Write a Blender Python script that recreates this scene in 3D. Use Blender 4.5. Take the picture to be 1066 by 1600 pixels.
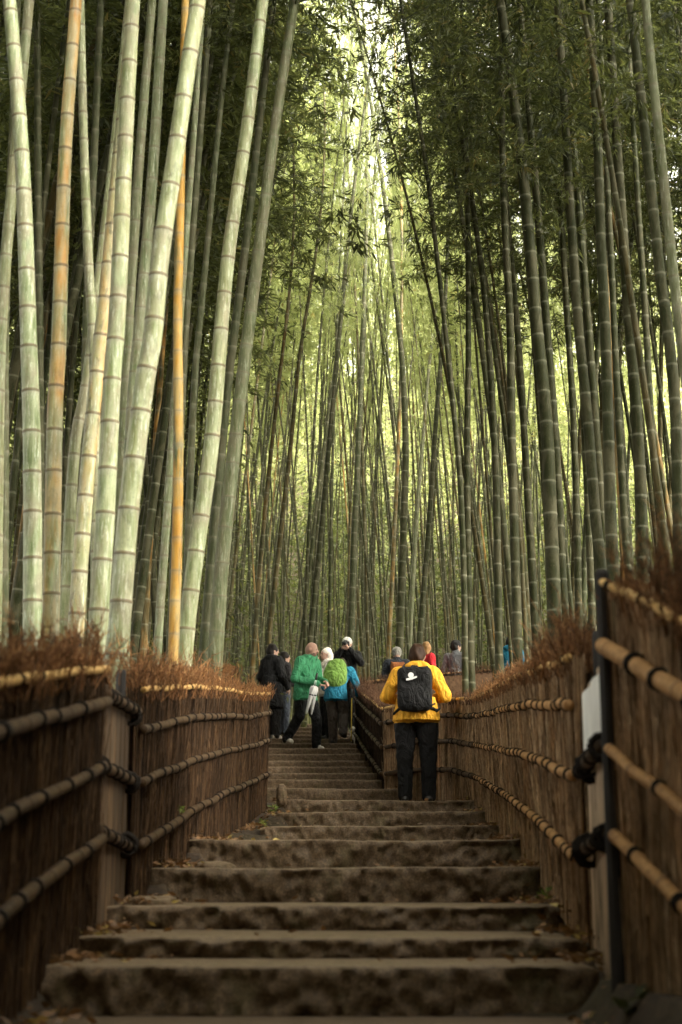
import bpy, math, random
import numpy as np
from mathutils import Vector, Matrix, noise, Quaternion

for _o in list(bpy.data.objects):
    bpy.data.objects.remove(_o)
SC = bpy.context.scene
COL = SC.collection
random.seed(11)
RNG = np.random.default_rng(11)
PI = math.pi

# ------------------------------------------------------------------ camera
TILT = math.atan(580 / 2400)
FPX = 2400.0
cam = bpy.data.cameras.new('camera')
cam.sensor_fit = 'VERTICAL'
cam.sensor_height = 36.0
cam.lens = 36.0 * FPX / 1600
cam.clip_start = 0.1
cam.clip_end = 600
cam.dof.use_dof = True
cam.dof.focus_distance = 19.0
cam.dof.aperture_fstop = 2.8
camo = bpy.data.objects.new('camera', cam)
COL.objects.link(camo)
camo.location = (0, 0, 0)
camo.rotation_euler = (PI / 2 + TILT, 0, 0)
SC.camera = camo

# ------------------------------------------------------------------ sky and sun (overcast day)
SUN_EL, SUN_AZ = math.radians(32), math.radians(128)   # azimuth clockwise from +Y: behind the camera and to the right
world = bpy.data.worlds.new('World')
SC.world = world
world.use_nodes = True
wn = world.node_tree.nodes
wn.clear()
w_out = wn.new('ShaderNodeOutputWorld')
w_bg = wn.new('ShaderNodeBackground')
w_sky = wn.new('ShaderNodeTexSky')
w_sky.sky_type = 'NISHITA'
w_sky.sun_disc = False
w_sky.sun_elevation = SUN_EL
w_sky.sun_rotation = SUN_AZ
w_sky.air_density = 1.0
w_sky.dust_density = 4.0
w_sky.ozone_density = 1.0
w_hs = wn.new('ShaderNodeHueSaturation')
w_hs.inputs['Saturation'].default_value = 0.12
w_mx = wn.new('ShaderNodeMixRGB')
w_mx.blend_type = 'MULTIPLY'
w_mx.inputs['Fac'].default_value = 1.0
w_mx.inputs['Color2'].default_value = (1.0, 0.95, 0.83, 1)
wl = world.node_tree.links
wl.new(w_sky.outputs[0], w_hs.inputs['Color'])
wl.new(w_hs.outputs[0], w_mx.inputs['Color1'])
wl.new(w_mx.outputs[0], w_bg.inputs['Color'])
w_bg.inputs['Strength'].default_value = 0.15
wl.new(w_bg.outputs[0], w_out.inputs['Surface'])

sun = bpy.data.lights.new('sun', 'SUN')
sun.energy = 1.5
sun.angle = math.radians(16)
sun.color = (1.0, 0.95, 0.85)
suno = bpy.data.objects.new('sun', sun)
COL.objects.link(suno)
_sd = Vector((math.sin(SUN_AZ) * math.cos(SUN_EL), math.cos(SUN_AZ) * math.cos(SUN_EL), math.sin(SUN_EL)))
suno.rotation_euler = (-_sd).to_track_quat('-Z', 'Y').to_euler()
suno.location = (0, -10, 20)

SC.view_settings.view_transform = 'Standard'
SC.view_settings.look = 'None'
SC.view_settings.gamma = 1
SC.view_settings.use_curve_mapping = False
SC.view_settings.exposure = 3.6
SC.render.engine = 'CYCLES'
SC.cycles.use_denoising = True
SC.cycles.max_bounces = 8
SC.cycles.diffuse_bounces = 4
SC.cycles.transmission_bounces = 6
SC.cycles.volume_bounces = 1
SC.cycles.sample_clamp_indirect = 6

# ------------------------------------------------------------------ helpers
CT, ST = math.cos(TILT), math.sin(TILT)


def at(x, y, d):
    """photo pixel (1066x1600) -> point at depth d (world y)"""
    dx, dy = (x - 533) / FPX, (800 - y) / FPX
    s = d / (CT - dy * ST)
    return Vector((s * dx, d, s * (ST + dy * CT)))


def pxm(y, d):
    """metres per photo pixel at depth d, image row y"""
    return d / (CT - (800 - y) / FPX * ST) / FPX


def tag(o, label=None, cat=None, group=None, kind=None):
    if label: o['label'] = label
    if cat: o['category'] = cat
    if group: o['group'] = group
    if kind: o['kind'] = kind
    return o


def link(name, me, mat=None, parent=None):
    o = bpy.data.objects.new(name, me)
    COL.objects.link(o)
    if parent is not None:
        o.parent = parent
    if mat is not None and me is not None and len(me.materials) == 0:
        for m in (mat if isinstance(mat, (list, tuple)) else [mat]):
            me.materials.append(m)
    return o


def empty(name, loc=(0, 0, 0), rz=0):
    o = bpy.data.objects.new(name, None)
    COL.objects.link(o)
    o.location = loc
    o.rotation_euler = (0, 0, rz)
    o.empty_display_size = 0.2
    return o


def mesh_np(name, V, F, smooth=True, attrs=None):
    """V (n,3), F list of tuples or (m,k) array"""
    me = bpy.data.meshes.new(name)
    V = np.asarray(V, dtype=np.float32)
    if isinstance(F, np.ndarray):
        m, k = F.shape
        me.vertices.add(len(V))
        me.vertices.foreach_set('co', V.ravel())
        me.loops.add(m * k)
        me.loops.foreach_set('vertex_index', F.ravel().astype(np.int32))
        me.polygons.add(m)
        me.polygons.foreach_set('loop_start', np.arange(0, m * k, k, dtype=np.int32))
        me.update(calc_edges=True)
    else:
        me.from_pydata([tuple(map(float, v)) for v in V], [], F)
    if attrs:
        for an, av in attrs.items():
            a = me.attributes.new(an, 'FLOAT', 'POINT')
            a.data.foreach_set('value', np.asarray(av, dtype=np.float32))
    if smooth:
        me.polygons.foreach_set('use_smooth', [True] * len(me.polygons))
    me.update()
    return me


# ------------------------------------------------------------------ materials
class NT:
    def __init__(s, name):
        s.m = bpy.data.materials.new(name)
        s.m.use_nodes = True
        s.t = s.m.node_tree
        s.t.nodes.clear()
        s.out = s.t.nodes.new('ShaderNodeOutputMaterial')

    def n(s, typ, **kw):
        nd = s.t.nodes.new(typ)
        for k, v in kw.items():
            if k == 'ins':
                for a, b in v.items():
                    nd.inputs[a].default_value = b
            else:
                setattr(nd, k, v)
        return nd

    def l(s, a, b):
        s.t.links.new(a, b)

    def attr(s, name, typ='GEOMETRY'):
        return s.n('ShaderNodeAttribute', attribute_name=name, attribute_type=typ).outputs['Fac']

    def ramp(s, fac, stops):
        r = s.n('ShaderNodeValToRGB')
        e = r.color_ramp.elements
        while len(e) < len(stops):
            e.new(0.5)
        for i, (p, c) in enumerate(stops):
            e[i].position = p
            e[i].color = (c[0], c[1], c[2], 1) if not isinstance(c, (int, float)) else (c, c, c, 1)
        s.l(fac, r.inputs[0])
        return r.outputs[0]

    def mix(s, fac, a, b, mode='MIX'):
        m = s.n('ShaderNodeMixRGB', blend_type=mode)
        for sock, v in zip((m.inputs[0], m.inputs[1], m.inputs[2]), (fac, a, b)):
            if hasattr(v, 'is_linked'):
                s.l(v, sock)
            elif isinstance(v, (int, float)):
                sock.default_value = v if sock.type == 'VALUE' else (v, v, v, 1)
            else:
                sock.default_value = (*v, 1)
        return m.outputs[0]

    def math(s, op, a, b=0.0, c=0.0, clamp=False):
        m = s.n('ShaderNodeMath', operation=op, use_clamp=clamp)
        for i, v in enumerate((a, b, c)):
            if hasattr(v, 'is_linked'):
                s.l(v, m.inputs[i])
            else:
                m.inputs[i].default_value = v
        return m.outputs[0]

    def coord(s, kind='Object', scale=(1, 1, 1), offset_random=False):
        tc = s.n('ShaderNodeTexCoord')
        mp = s.n('ShaderNodeMapping')
        mp.inputs['Scale'].default_value = scale
        s.l(tc.outputs[kind], mp.inputs[0])
        if offset_random:
            oi = s.n('ShaderNodeObjectInfo')
            mul = s.math('MULTIPLY', oi.outputs['Random'], 57.0)
            s.l(mul, mp.inputs['Location'])
        return mp.outputs[0]

    def noise(s, vec, scale=5, detail=4, rough=0.55, dist=0.0):
        nz = s.n('ShaderNodeTexNoise')
        nz.inputs['Scale'].default_value = scale
        nz.inputs['Detail'].default_value = detail
        nz.inputs['Roughness'].default_value = rough
        nz.inputs['Distortion'].default_value = dist
        if vec is not None:
            s.l(vec, nz.inputs['Vector'])
        return nz.outputs['Fac']

    def bump(s, h, strength=0.4, dist=0.01):
        b = s.n('ShaderNodeBump')
        b.inputs['Strength'].default_value = strength
        b.inputs['Distance'].default_value = dist
        s.l(h, b.inputs['Height'])
        return b.outputs[0]

    def finish(s, col, rough=0.6, normal=None, spec=0.5, **kw):
        p = s.n('ShaderNodeBsdfPrincipled')
        for sock, v in ((p.inputs['Base Color'], col), (p.inputs['Roughness'], rough)):
            if hasattr(v, 'is_linked'):
                s.l(v, sock)
            elif isinstance(v, (int, float)):
                sock.default_value = v
            else:
                sock.default_value = (*v, 1)
        p.inputs['Specular IOR Level'].default_value = spec
        for k, v in kw.items():
            p.inputs[k].default_value = v
        if normal is not None:
            s.l(normal, p.inputs['Normal'])
        s.l(p.outputs[0], s.out.inputs[0])
        return s.m


M = {}


def make_culm_mat():
    t = NT('bamboo_culm')
    pale = t.attr('pale', 'OBJECT')
    stain = t.attr('stain', 'OBJECT')
    node = t.attr('node')
    v = t.coord('Object', (1, 1, 0.12), True)
    v2 = t.coord('Object', (1, 1, 0.35), True)
    v3 = t.coord('Object', (1, 1, 1), True)
    streak = t.noise(v, 34, 5, 0.6)
    blot = t.noise(v2, 7, 5, 0.65, 0.6)
    fine = t.noise(v3, 55, 3, 0.6)
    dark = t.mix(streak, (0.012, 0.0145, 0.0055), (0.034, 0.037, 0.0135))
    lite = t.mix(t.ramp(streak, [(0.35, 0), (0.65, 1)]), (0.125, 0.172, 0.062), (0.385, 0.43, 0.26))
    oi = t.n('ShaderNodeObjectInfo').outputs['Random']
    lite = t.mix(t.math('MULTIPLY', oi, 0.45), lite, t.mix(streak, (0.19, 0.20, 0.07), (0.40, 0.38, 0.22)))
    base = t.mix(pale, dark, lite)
    # weathered olive / grey blotches
    bl = t.math('MULTIPLY', t.ramp(blot, [(0.46, 0), (0.60, 1)]), 0.8)
    base = t.mix(bl, base, t.mix(pale, (0.075, 0.07, 0.04), (0.255, 0.235, 0.15)))
    # waxy white scuffs
    sc = t.math('MULTIPLY', t.ramp(t.noise(v, 60, 6, 0.75), [(0.54, 0), (0.64, 1)]), pale)
    base = t.mix(t.math('MULTIPLY', sc, 0.8), base, (0.54, 0.57, 0.44))
    # orange / straw staining of old culms
    st = t.math('MULTIPLY', stain, t.ramp(t.noise(v, 13, 5, 0.62, 0.3), [(0.36, 0), (0.60, 1)]), clamp=True)
    st = t.math('MULTIPLY', st, t.ramp(t.math('ADD', t.noise(t.coord('Object', (1.5, 1.5, 0.5), True), 2.4, 3, 0.6), t.math('MULTIPLY', t.math('SUBTRACT', stain, 1.0, 0.0, True), 0.4)), [(0.36, 0.15), (0.56, 1)]))
    stc = t.ramp(blot, [(0.32, (0.34, 0.15, 0.03)), (0.46, (0.46, 0.24, 0.06)), (0.58, (0.46, 0.33, 0.15)), (0.72, (0.40, 0.36, 0.22))])
    stc = t.mix(t.math('SUBTRACT', stain, 1.0, 0.0, True), stc, t.mix(blot, (0.27, 0.145, 0.012), (0.44, 0.27, 0.03)))
    base = t.mix(t.math('MULTIPLY', st, 0.92), base, stc)
    # algae near the ground
    al = t.attr('along')
    alg = t.math('MULTIPLY', t.ramp(al, [(0.0, 1), (1.0, 0)]), t.ramp(blot, [(0.42, 0), (0.6, 1)]))
    base = t.mix(t.math('MULTIPLY', alg, 0.6), base, (0.16, 0.17, 0.035))
    # nodes: waxy band below, dark scar line, both real ridges in the mesh
    below = t.math('MULTIPLY', t.attr('blw'), t.math('MULTIPLY_ADD', streak, 0.7, -0.05))
    base = t.mix(below, base, t.mix(pale, (0.10, 0.105, 0.07), (0.58, 0.58, 0.46)))
    ring = t.ramp(t.math('ABSOLUTE', node), [(0.0, 1), (0.0075, 1), (0.013, 0)])
    base = t.mix(t.math('MULTIPLY', ring, t.math('MULTIPLY_ADD', pale, 0.8, 0.1)), base, (0.10, 0.065, 0.03))
    lr = t.math('MULTIPLY', ring, t.math('MULTIPLY', t.math('MULTIPLY_ADD', pale, -0.5, 0.40, True), t.ramp(blot, [(0.35, 0.3), (0.6, 1)])))
    base = t.mix(lr, base, (0.27, 0.28, 0.21))
    base = t.mix(t.math('MULTIPLY', t.ramp(fine, [(0.62, 0), (0.7, 1)]), 0.35), base, (0.12, 0.10, 0.06))
    rough = t.math('MULTIPLY_ADD', blot, 0.30, 0.38)
    v4 = t.coord('Object', (1, 1, 0.5), True)
    mould = t.math('MULTIPLY', t.ramp(t.noise(v4, 16, 7, 0.72, 0.4), [(0.53, 0), (0.63, 1)]), t.math('MULTIPLY', pale, t.math('MULTIPLY_ADD', oi, 0.5, 0.25)))
    base = t.mix(mould, base, (0.085, 0.083, 0.048))
    M['culm'] = t.finish(base, rough, t.bump(t.math('ADD', streak, t.math('MULTIPLY', fine, 0.3)), 0.15, 0.004), 0.28)
    p_ = [n for n in t.t.nodes if n.type == 'BSDF_PRINCIPLED'][0]
    t.l(t.math('MULTIPLY_ADD', pale, 0.28, 0.06), p_.inputs['Specular IOR Level'])


make_culm_mat()


def leaf_mat(name, lo, hi, tlo, thi, yellow=(0.30, 0.25, 0.07), tr=0.5):
    t = NT(name)
    r = t.attr('rnd')
    oi = t.n('ShaderNodeObjectInfo').outputs['Random']
    c = t.mix(r, lo, hi)
    ct = t.mix(r, tlo, thi)
    y = t.ramp(r, [(0.93, 0), (0.96, 1)])
    c = t.mix(y, c, yellow)
    ct = t.mix(y, ct, yellow)
    hv = t.n('ShaderNodeHueSaturation')
    t.l(t.math('MULTIPLY_ADD', oi, 0.5, 0.75), hv.inputs['Value'])
    t.l(c, hv.inputs['Color'])
    d = t.n('ShaderNodeBsdfPrincipled')
    t.l(hv.outputs[0], d.inputs['Base Color'])
    d.inputs['Roughness'].default_value = 0.5
    d.inputs['Specular IOR Level'].default_value = 0.35
    tl = t.n('ShaderNodeBsdfTranslucent')
    t.l(ct, tl.inputs[0])
    mx = t.n('ShaderNodeMixShader')
    mx.inputs[0].default_value = tr
    t.l(d.outputs[0], mx.inputs[1])
    t.l(tl.outputs[0], mx.inputs[2])
    t.l(mx.outputs[0], t.out.inputs[0])
    return t.m


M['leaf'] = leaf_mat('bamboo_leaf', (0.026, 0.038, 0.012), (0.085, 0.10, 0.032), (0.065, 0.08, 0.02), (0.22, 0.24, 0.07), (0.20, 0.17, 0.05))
M['leaf_far'] = leaf_mat('bamboo_leaf_far', (0.12, 0.15, 0.045), (0.29, 0.325, 0.13), (0.38, 0.43, 0.145), (0.66, 0.69, 0.32), tr=0.58)  # lighter leaf copy; the far grove's glow is put into its colour


def stick_mat(name, lo, mid, hi):
    t = NT(name)
    r = t.attr('rnd')
    v = t.coord('Object', (1, 1, 0.2))
    nz = t.noise(v, 130, 4, 0.6)
    c = t.ramp(r, [(0.0, lo), (0.55, mid), (1.0, hi)])
    c = t.mix(1.0, c, t.ramp(nz, [(0.3, 0.45), (0.7, 1.25)]), 'MULTIPLY')
    big = t.noise(t.coord('Object', (1, 1, 0.6)), 4.5, 6, 0.68)
    c = t.mix(1.0, c, t.ramp(big, [(0.32, (0.38, 0.36, 0.34)), (0.5, (0.95, 0.92, 0.88)), (0.7, (1.45, 1.35, 1.2))]), 'MULTIPLY')
    return t.finish(c, 0.85, None, 0.2)


M['stick_right'] = stick_mat('brushwood', (0.17, 0.098, 0.05), (0.46, 0.305, 0.175), (0.70, 0.53, 0.35))  # light on the right-hand runs is put into this raised colour
M['stick_left'] = stick_mat('brushwood_shade_toned', (0.026, 0.0135, 0.006), (0.066, 0.037, 0.018), (0.15, 0.089, 0.044))  # shade on the left runs is put into this darker brushwood colour
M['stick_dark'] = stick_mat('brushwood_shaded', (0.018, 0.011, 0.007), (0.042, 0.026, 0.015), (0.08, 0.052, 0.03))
M['twig'] = stick_mat('brush_twigs', (0.085, 0.040, 0.017), (0.25, 0.12, 0.047), (0.48, 0.27, 0.12))
M['twig_dark'] = stick_mat('brush_twigs_dark', (0.05, 0.026, 0.015), (0.11, 0.055, 0.03), (0.2, 0.12, 0.07))


def rail_mat(name, lo, hi, spot):
    t = NT(name)
    v = t.coord('Object', (1, 1, 1), True)
    a = t.noise(v, 9, 4, 0.6)
    b = t.noise(v, 40, 5, 0.7)
    node = t.attr('node')
    c = t.mix(t.ramp(a, [(0.3, 0), (0.7, 1)]), lo, hi)
    c = t.mix(t.ramp(b, [(0.52, 0), (0.7, 1)]), c, spot)
    ring = t.ramp(t.math('ABSOLUTE', node), [(0.0, 1), (0.006, 1), (0.014, 0)])
    c = t.mix(t.math('MULTIPLY', ring, 0.7), c, spot)
    return t.finish(c, 0.62, t.bump(b, 0.35, 0.006), 0.25)


M['rail_new'] = rail_mat('rail_straw_bamboo', (0.50, 0.29, 0.085), (0.66, 0.43, 0.17), (0.20, 0.11, 0.04))
M['rail_brown'] = rail_mat('rail_brown_bamboo', (0.30, 0.15, 0.05), (0.50, 0.28, 0.11), (0.11, 0.055, 0.025))
M['rail_dark'] = rail_mat('rail_dark_bamboo', (0.038, 0.021, 0.009), (0.090, 0.051, 0.022), (0.016, 0.010, 0.005))  # dark rail copy; the left runs' shade is put into the colour


def plain(name, col, rough=0.7, var=0.3, scale=20, bump=0.2, spec=0.4, stretch=(1, 1, 1), objvar=0.0, **kw):
    t = NT(name)
    v = t.coord('Object', stretch, True)
    a = t.noise(v, scale, 5, 0.6)
    c = t.mix(1.0, col, t.ramp(a, [(0.3, 1 - var), (0.7, 1 + var)]), 'MULTIPLY')
    if objvar:
        o_ = t.n('ShaderNodeObjectInfo').outputs['Random']
        c = t.mix(1.0, c, t.ramp(o_, [(0.0, 1 - objvar), (1.0, 1 + objvar)]), 'MULTIPLY')
        d_ = t.noise(t.coord('Object', (1, 1, 0.5), True), 5, 6, 0.7)
        c = t.mix(t.ramp(d_, [(0.5, 0), (0.68, 0.75)]), c, (0.05, 0.038, 0.026))
    return t.finish(c, rough, t.bump(a, bump, 0.006), spec, **kw)


M['rope'] = plain('black_palm_rope', (0.018, 0.014, 0.011), 0.9, 0.5, 90, 0.6, 0.15)
M['post'] = plain('charred_post', (0.035, 0.031, 0.029), 0.7, 0.4, 30, 0.5, 0.3, (1, 1, 0.15))
M['board'] = plain('grey_board', (0.50, 0.37, 0.25), 0.75, 0.4, 28, 0.5, 0.3, (1, 1, 0.08), 0.3)
M['board_left'] = plain('dark_board', (0.095, 0.058, 0.03), 0.8, 0.5, 28, 0.5, 0.3, (1, 1, 0.08), 0.5)  # boards in a much darker tone than the other panel
M['backing'] = plain('bark_backing', (0.085, 0.05, 0.028), 0.9, 0.4, 20, 0.5, 0.1)
M['paper'] = plain('white_paper', (0.82, 0.82, 0.79), 0.6, 0.10, 6, 0.05, 0.3)
M['litter'] = leaf_mat('fallen_leaf', (0.10, 0.058, 0.026), (0.27, 0.135, 0.05), (0.2, 0.1, 0.03), (0.3, 0.15, 0.04), (0.55, 0.42, 0.12), 0.15)
M['weed_dark'] = leaf_mat('dark_plant_leaf', (0.03, 0.035, 0.012), (0.07, 0.075, 0.025), (0.05, 0.06, 0.015), (0.09, 0.1, 0.03), (0.10, 0.085, 0.03), 0.2)
M['weed'] = leaf_mat('weed_leaf', (0.07, 0.12, 0.02), (0.20, 0.27, 0.05), (0.15, 0.2, 0.04), (0.25, 0.3, 0.06), (0.4, 0.34, 0.06), 0.3)


def stone_mat():
    t = NT('hewn_stone')
    v = t.coord('Object')
    a = t.noise(v, 6.5, 8, 0.72)
    b = t.noise(v, 26, 6, 0.75)
    c3 = t.noise(v, 90, 3, 0.6)
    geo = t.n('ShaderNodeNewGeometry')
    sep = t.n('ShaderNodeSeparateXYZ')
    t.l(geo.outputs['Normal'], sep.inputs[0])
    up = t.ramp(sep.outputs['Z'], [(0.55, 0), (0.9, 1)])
    c = t.ramp(a, [(0.30, (0.056, 0.034, 0.016)), (0.50, (0.084, 0.051, 0.025)), (0.70, (0.130, 0.084, 0.045))])
    c = t.mix(t.ramp(b, [(0.40, 0), (0.68, 1)]), c, (0.19, 0.128, 0.07))
    c = t.mix(t.math('MULTIPLY', t.ramp(c3, [(0.46, 0), (0.62, 1)]), 0.55), c, (0.03, 0.021, 0.013))
    c = t.mix(t.math('MULTIPLY', t.ramp(t.noise(v, 140, 3, 0.6), [(0.56, 0), (0.66, 1)]), 0.5), c, (0.30, 0.225, 0.14))
    ms = t.noise(v, 5.5, 5, 0.6)
    c = t.mix(t.math('MULTIPLY', t.ramp(ms, [(0.56, 0), (0.68, 1)]), 0.3), c, (0.08, 0.085, 0.028))
    worn = t.mix(t.ramp(t.noise(v, 45, 6, 0.78), [(0.36, 0), (0.64, 1)]), (0.07, 0.046, 0.024), (0.28, 0.20, 0.12))     # trodden top and nosing, with sky light on upward faces put in
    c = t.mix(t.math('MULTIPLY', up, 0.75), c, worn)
    h = t.math('ADD', t.math('MULTIPLY', b, 1.0), t.math('MULTIPLY', c3, 0.35))
    rough = t.ramp(a, [(0.3, 0.42), (0.7, 0.7)])
    return t.finish(c, rough, t.bump(h, 0.55, 0.014), 0.3)


M['stone'] = stone_mat()


def soil_mat():
    t = NT('soil')
    v = t.coord('Object')
    a = t.noise(v, 2.0, 6, 0.6)
    b = t.noise(v, 30, 6, 0.7)
    c = t.ramp(b, [(0.3, (0.018, 0.012, 0.008)), (0.55, (0.05, 0.033, 0.02)), (0.75, (0.13, 0.085, 0.045))])
    c = t.mix(t.math('MULTIPLY', t.ramp(a, [(0.45, 0), (0.65, 1)]), 0.4), c, (0.055, 0.05, 0.02))
    return t.finish(c, 0.85, t.bump(b, 0.8, 0.03), 0.3)


M['soil'] = soil_mat()


def cloth(name, col, rough=0.8, wr=0.85, scale=11):
    t = NT(name)
    v = t.coord('Object', (1, 1, 0.55), True)
    a = t.noise(v, scale, 3, 0.5, 1.2)
    b = t.noise(v, 60, 2, 0.5)
    c = t.mix(1.0, col, t.ramp(a, [(0.3, 0.7), (0.7, 1.12)]), 'MULTIPLY')
    return t.finish(c, rough, t.bump(t.math('ADD', a, t.math('MULTIPLY', b, 0.06)), wr, 0.07), 0.3)


for nm, c in dict(yellow=(0.80, 0.40, 0.03), black=(0.006, 0.006, 0.0065), dark=(0.022, 0.02, 0.02), green=(0.04, 0.22, 0.10),
                  cream=(0.72, 0.68, 0.60), teal=(0.02, 0.20, 0.32), lime=(0.17, 0.31, 0.06), taupe=(0.085, 0.066, 0.055),
                  navy=(0.025, 0.03, 0.04), rust=(0.30, 0.10, 0.03), red=(0.75, 0.03, 0.045), silver=(0.16, 0.17, 0.18),
                  jeans=(0.10, 0.115, 0.145), grey=(0.30, 0.29, 0.26), white=(0.78, 0.77, 0.73), blue=(0.012, 0.17, 0.27)).items():
    M[nm] = cloth('cloth_' + nm, c)
M['skin'] = plain('skin', (0.44, 0.27, 0.20), 0.5, 0.1, 12, 0.05, 0.4)
M['skin_tan'] = plain('skin_tan', (0.34, 0.20, 0.145), 0.5, 0.1, 12, 0.05, 0.4)
M['eye'] = plain('eye_dark', (0.02, 0.015, 0.012), 0.3, 0.1)
M['lip'] = plain('lip', (0.36, 0.13, 0.10), 0.5, 0.1)
M['beard'] = plain('stubble', (0.09, 0.055, 0.04), 0.8, 0.3, 60, 0.3)
M['hair_black'] = plain('hair_black', (0.014, 0.011, 0.009), 0.45, 0.5, 60, 0.7, 0.12, (1, 1, 0.2))
M['hair_brown'] = plain('hair_brown', (0.035, 0.017, 0.009), 0.5, 0.5, 60, 0.7, 0.12, (1, 1, 0.2))
M['hair_blond'] = plain('hair_blond', (0.32, 0.18, 0.08), 0.5, 0.5, 60, 0.7, 0.12, (1, 1, 0.2))
M['hair_white'] = plain('hair_white', (0.75, 0.70, 0.62), 0.6, 0.3, 60, 0.7, 0.4, (1, 1, 0.2))
M['shoe_pale'] = plain('shoe_pale', (0.52, 0.48, 0.42), 0.6, 0.2)
M['shoe_dark'] = plain('shoe_dark', (0.02, 0.018, 0.016), 0.5, 0.2)
M['plastic_black'] = plain('plastic_black', (0.01, 0.01, 0.01), 0.35, 0.1)
M['clear_vinyl'] = plain('clear_vinyl', (0.48, 0.48, 0.47), 0.3, 0.2, 14, 0.4, 0.5, (1, 1, 0.2))
M['metal'] = plain('metal', (0.5, 0.5, 0.5), 0.3, 0.1, 10, 0.0, 0.5, Metallic=0.9)
M['pole_yellow'] = plain('pole_yellow', (0.60, 0.42, 0.03), 0.4, 0.1)
M['print_white'] = plain('print_white', (0.8, 0.8, 0.8), 0.5, 0.02, 5, 0.0)

# ------------------------------------------------------------------ terrain and the stair
# near steps: (row of nosing, depth, left px, right px)
NEAR = [(1510, 5.7, 20, 912), (1465, 6.3, 100, 900), (1415, 7.3, 196, 874), (1355, 8.5, 246, 843), (1312, 10.0, 310, 814),
        (1290, 12.5, 412, 789), (1268, 14.5, 434, 771), (1250, 16.2, 440, 750)]
FARS = [(1232, 18.3, 400, 628), (1218, 19.3, 400, 608), (1208, 20.3, 400, 596), (1198, 21.3, 400, 585), (1188.5, 22.3, 402, 578),
        (1178, 23.3, 404, 571), (1169, 24.3, 404, 563), (1161, 25.3, 404, 557), (1154, 26.3, 404, 553), (1148, 27.3, 406, 549),
        (1142, 28.3, 408, 547), (1136, 29.3, 410, 545), (1131, 30.3, 412, 543)]
STEPS = []
for (yy, d, xl, xr) in NEAR + FARS:
    STEPS.append((d, at(533, yy, d).z, at(xl, yy, d).x, at(xr, yy, d).x))
GT = [(-40, -0.75), (0, -0.62), (5.6, STEPS[0][1] - 0.2)]
for i in range(1, len(STEPS)):
    GT.append((STEPS[i][0], STEPS[i - 1][1] - 0.02))
GT += [(32, STEPS[-1][1] - 0.05), (42, STEPS[-1][1] + 1.0), (55, STEPS[-1][1] + 2.5), (78, STEPS[-1][1] + 15.0), (110, STEPS[-1][1] + 34), (200, STEPS[-1][1] + 50)]
GTY = np.array([g[0] for g in GT]); GTZ = np.array([g[1] for g in GT])


def gz(x, y):
    z = float(np.interp(y, GTY, GTZ))
    b = 0.0
    if y < 33:
        e = max(0.0, abs(x) - 1.55)
        b = 0.25 * min(1.0, e / 1.2)
    return z + b + 0.10 * noise.noise(Vector((x * 0.35, y * 0.35, 3.1))) * min(1, abs(x) / 2)


def build_ground():
    xs = np.concatenate([np.linspace(-160, -12, 18), np.linspace(-11, -2.6, 22), np.linspace(-2.4, 2.4, 97), np.linspace(2.6, 11, 22), np.linspace(12, 160, 18)])
    ys = np.concatenate([np.linspace(-60, 1, 14), np.linspace(2, 17.5, 180), np.linspace(17.7, 34, 70), np.linspace(35, 200, 56)])
    V = []
    for y in ys:
        for x in xs:
            z = gz(x, y)
            # trodden margin soil beside the stones
            if 4 < y < 17 and abs(x) < 2.4:
                k = max([j for j in range(8) if STEPS[j][0] <= y + 0.05] or [0])
                d, zz, xl, xr = STEPS[k]
                lift = float(np.interp(y, [q[0] + 0.45 for q in STEPS[:9]], [q[1] for q in STEPS[:9]]))
                nn = noise.fractal(Vector((x * 2.6, y * 2.2, 0)), 1, 2, 4)
                over = max(xl + 0.10 - x, x - (xr - 0.04)) + 0.05 * nn
                w = min(1.0, max(0.0, over / 0.10 + 0.3))
                z = z + (max(z, min(lift, zz + 0.02) - 0.03 + 0.045 * nn) - z) * w
            V.append((x, y, z))
    nx, ny = len(xs), len(ys)
    F = [(j * nx + i, j * nx + i + 1, (j + 1) * nx + i + 1, (j + 1) * nx + i) for j in range(ny - 1) for i in range(nx - 1)]
    o = link('ground', mesh_np('ground', V, F), M['soil'])
    tag(o, kind='structure')


build_ground()


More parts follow.
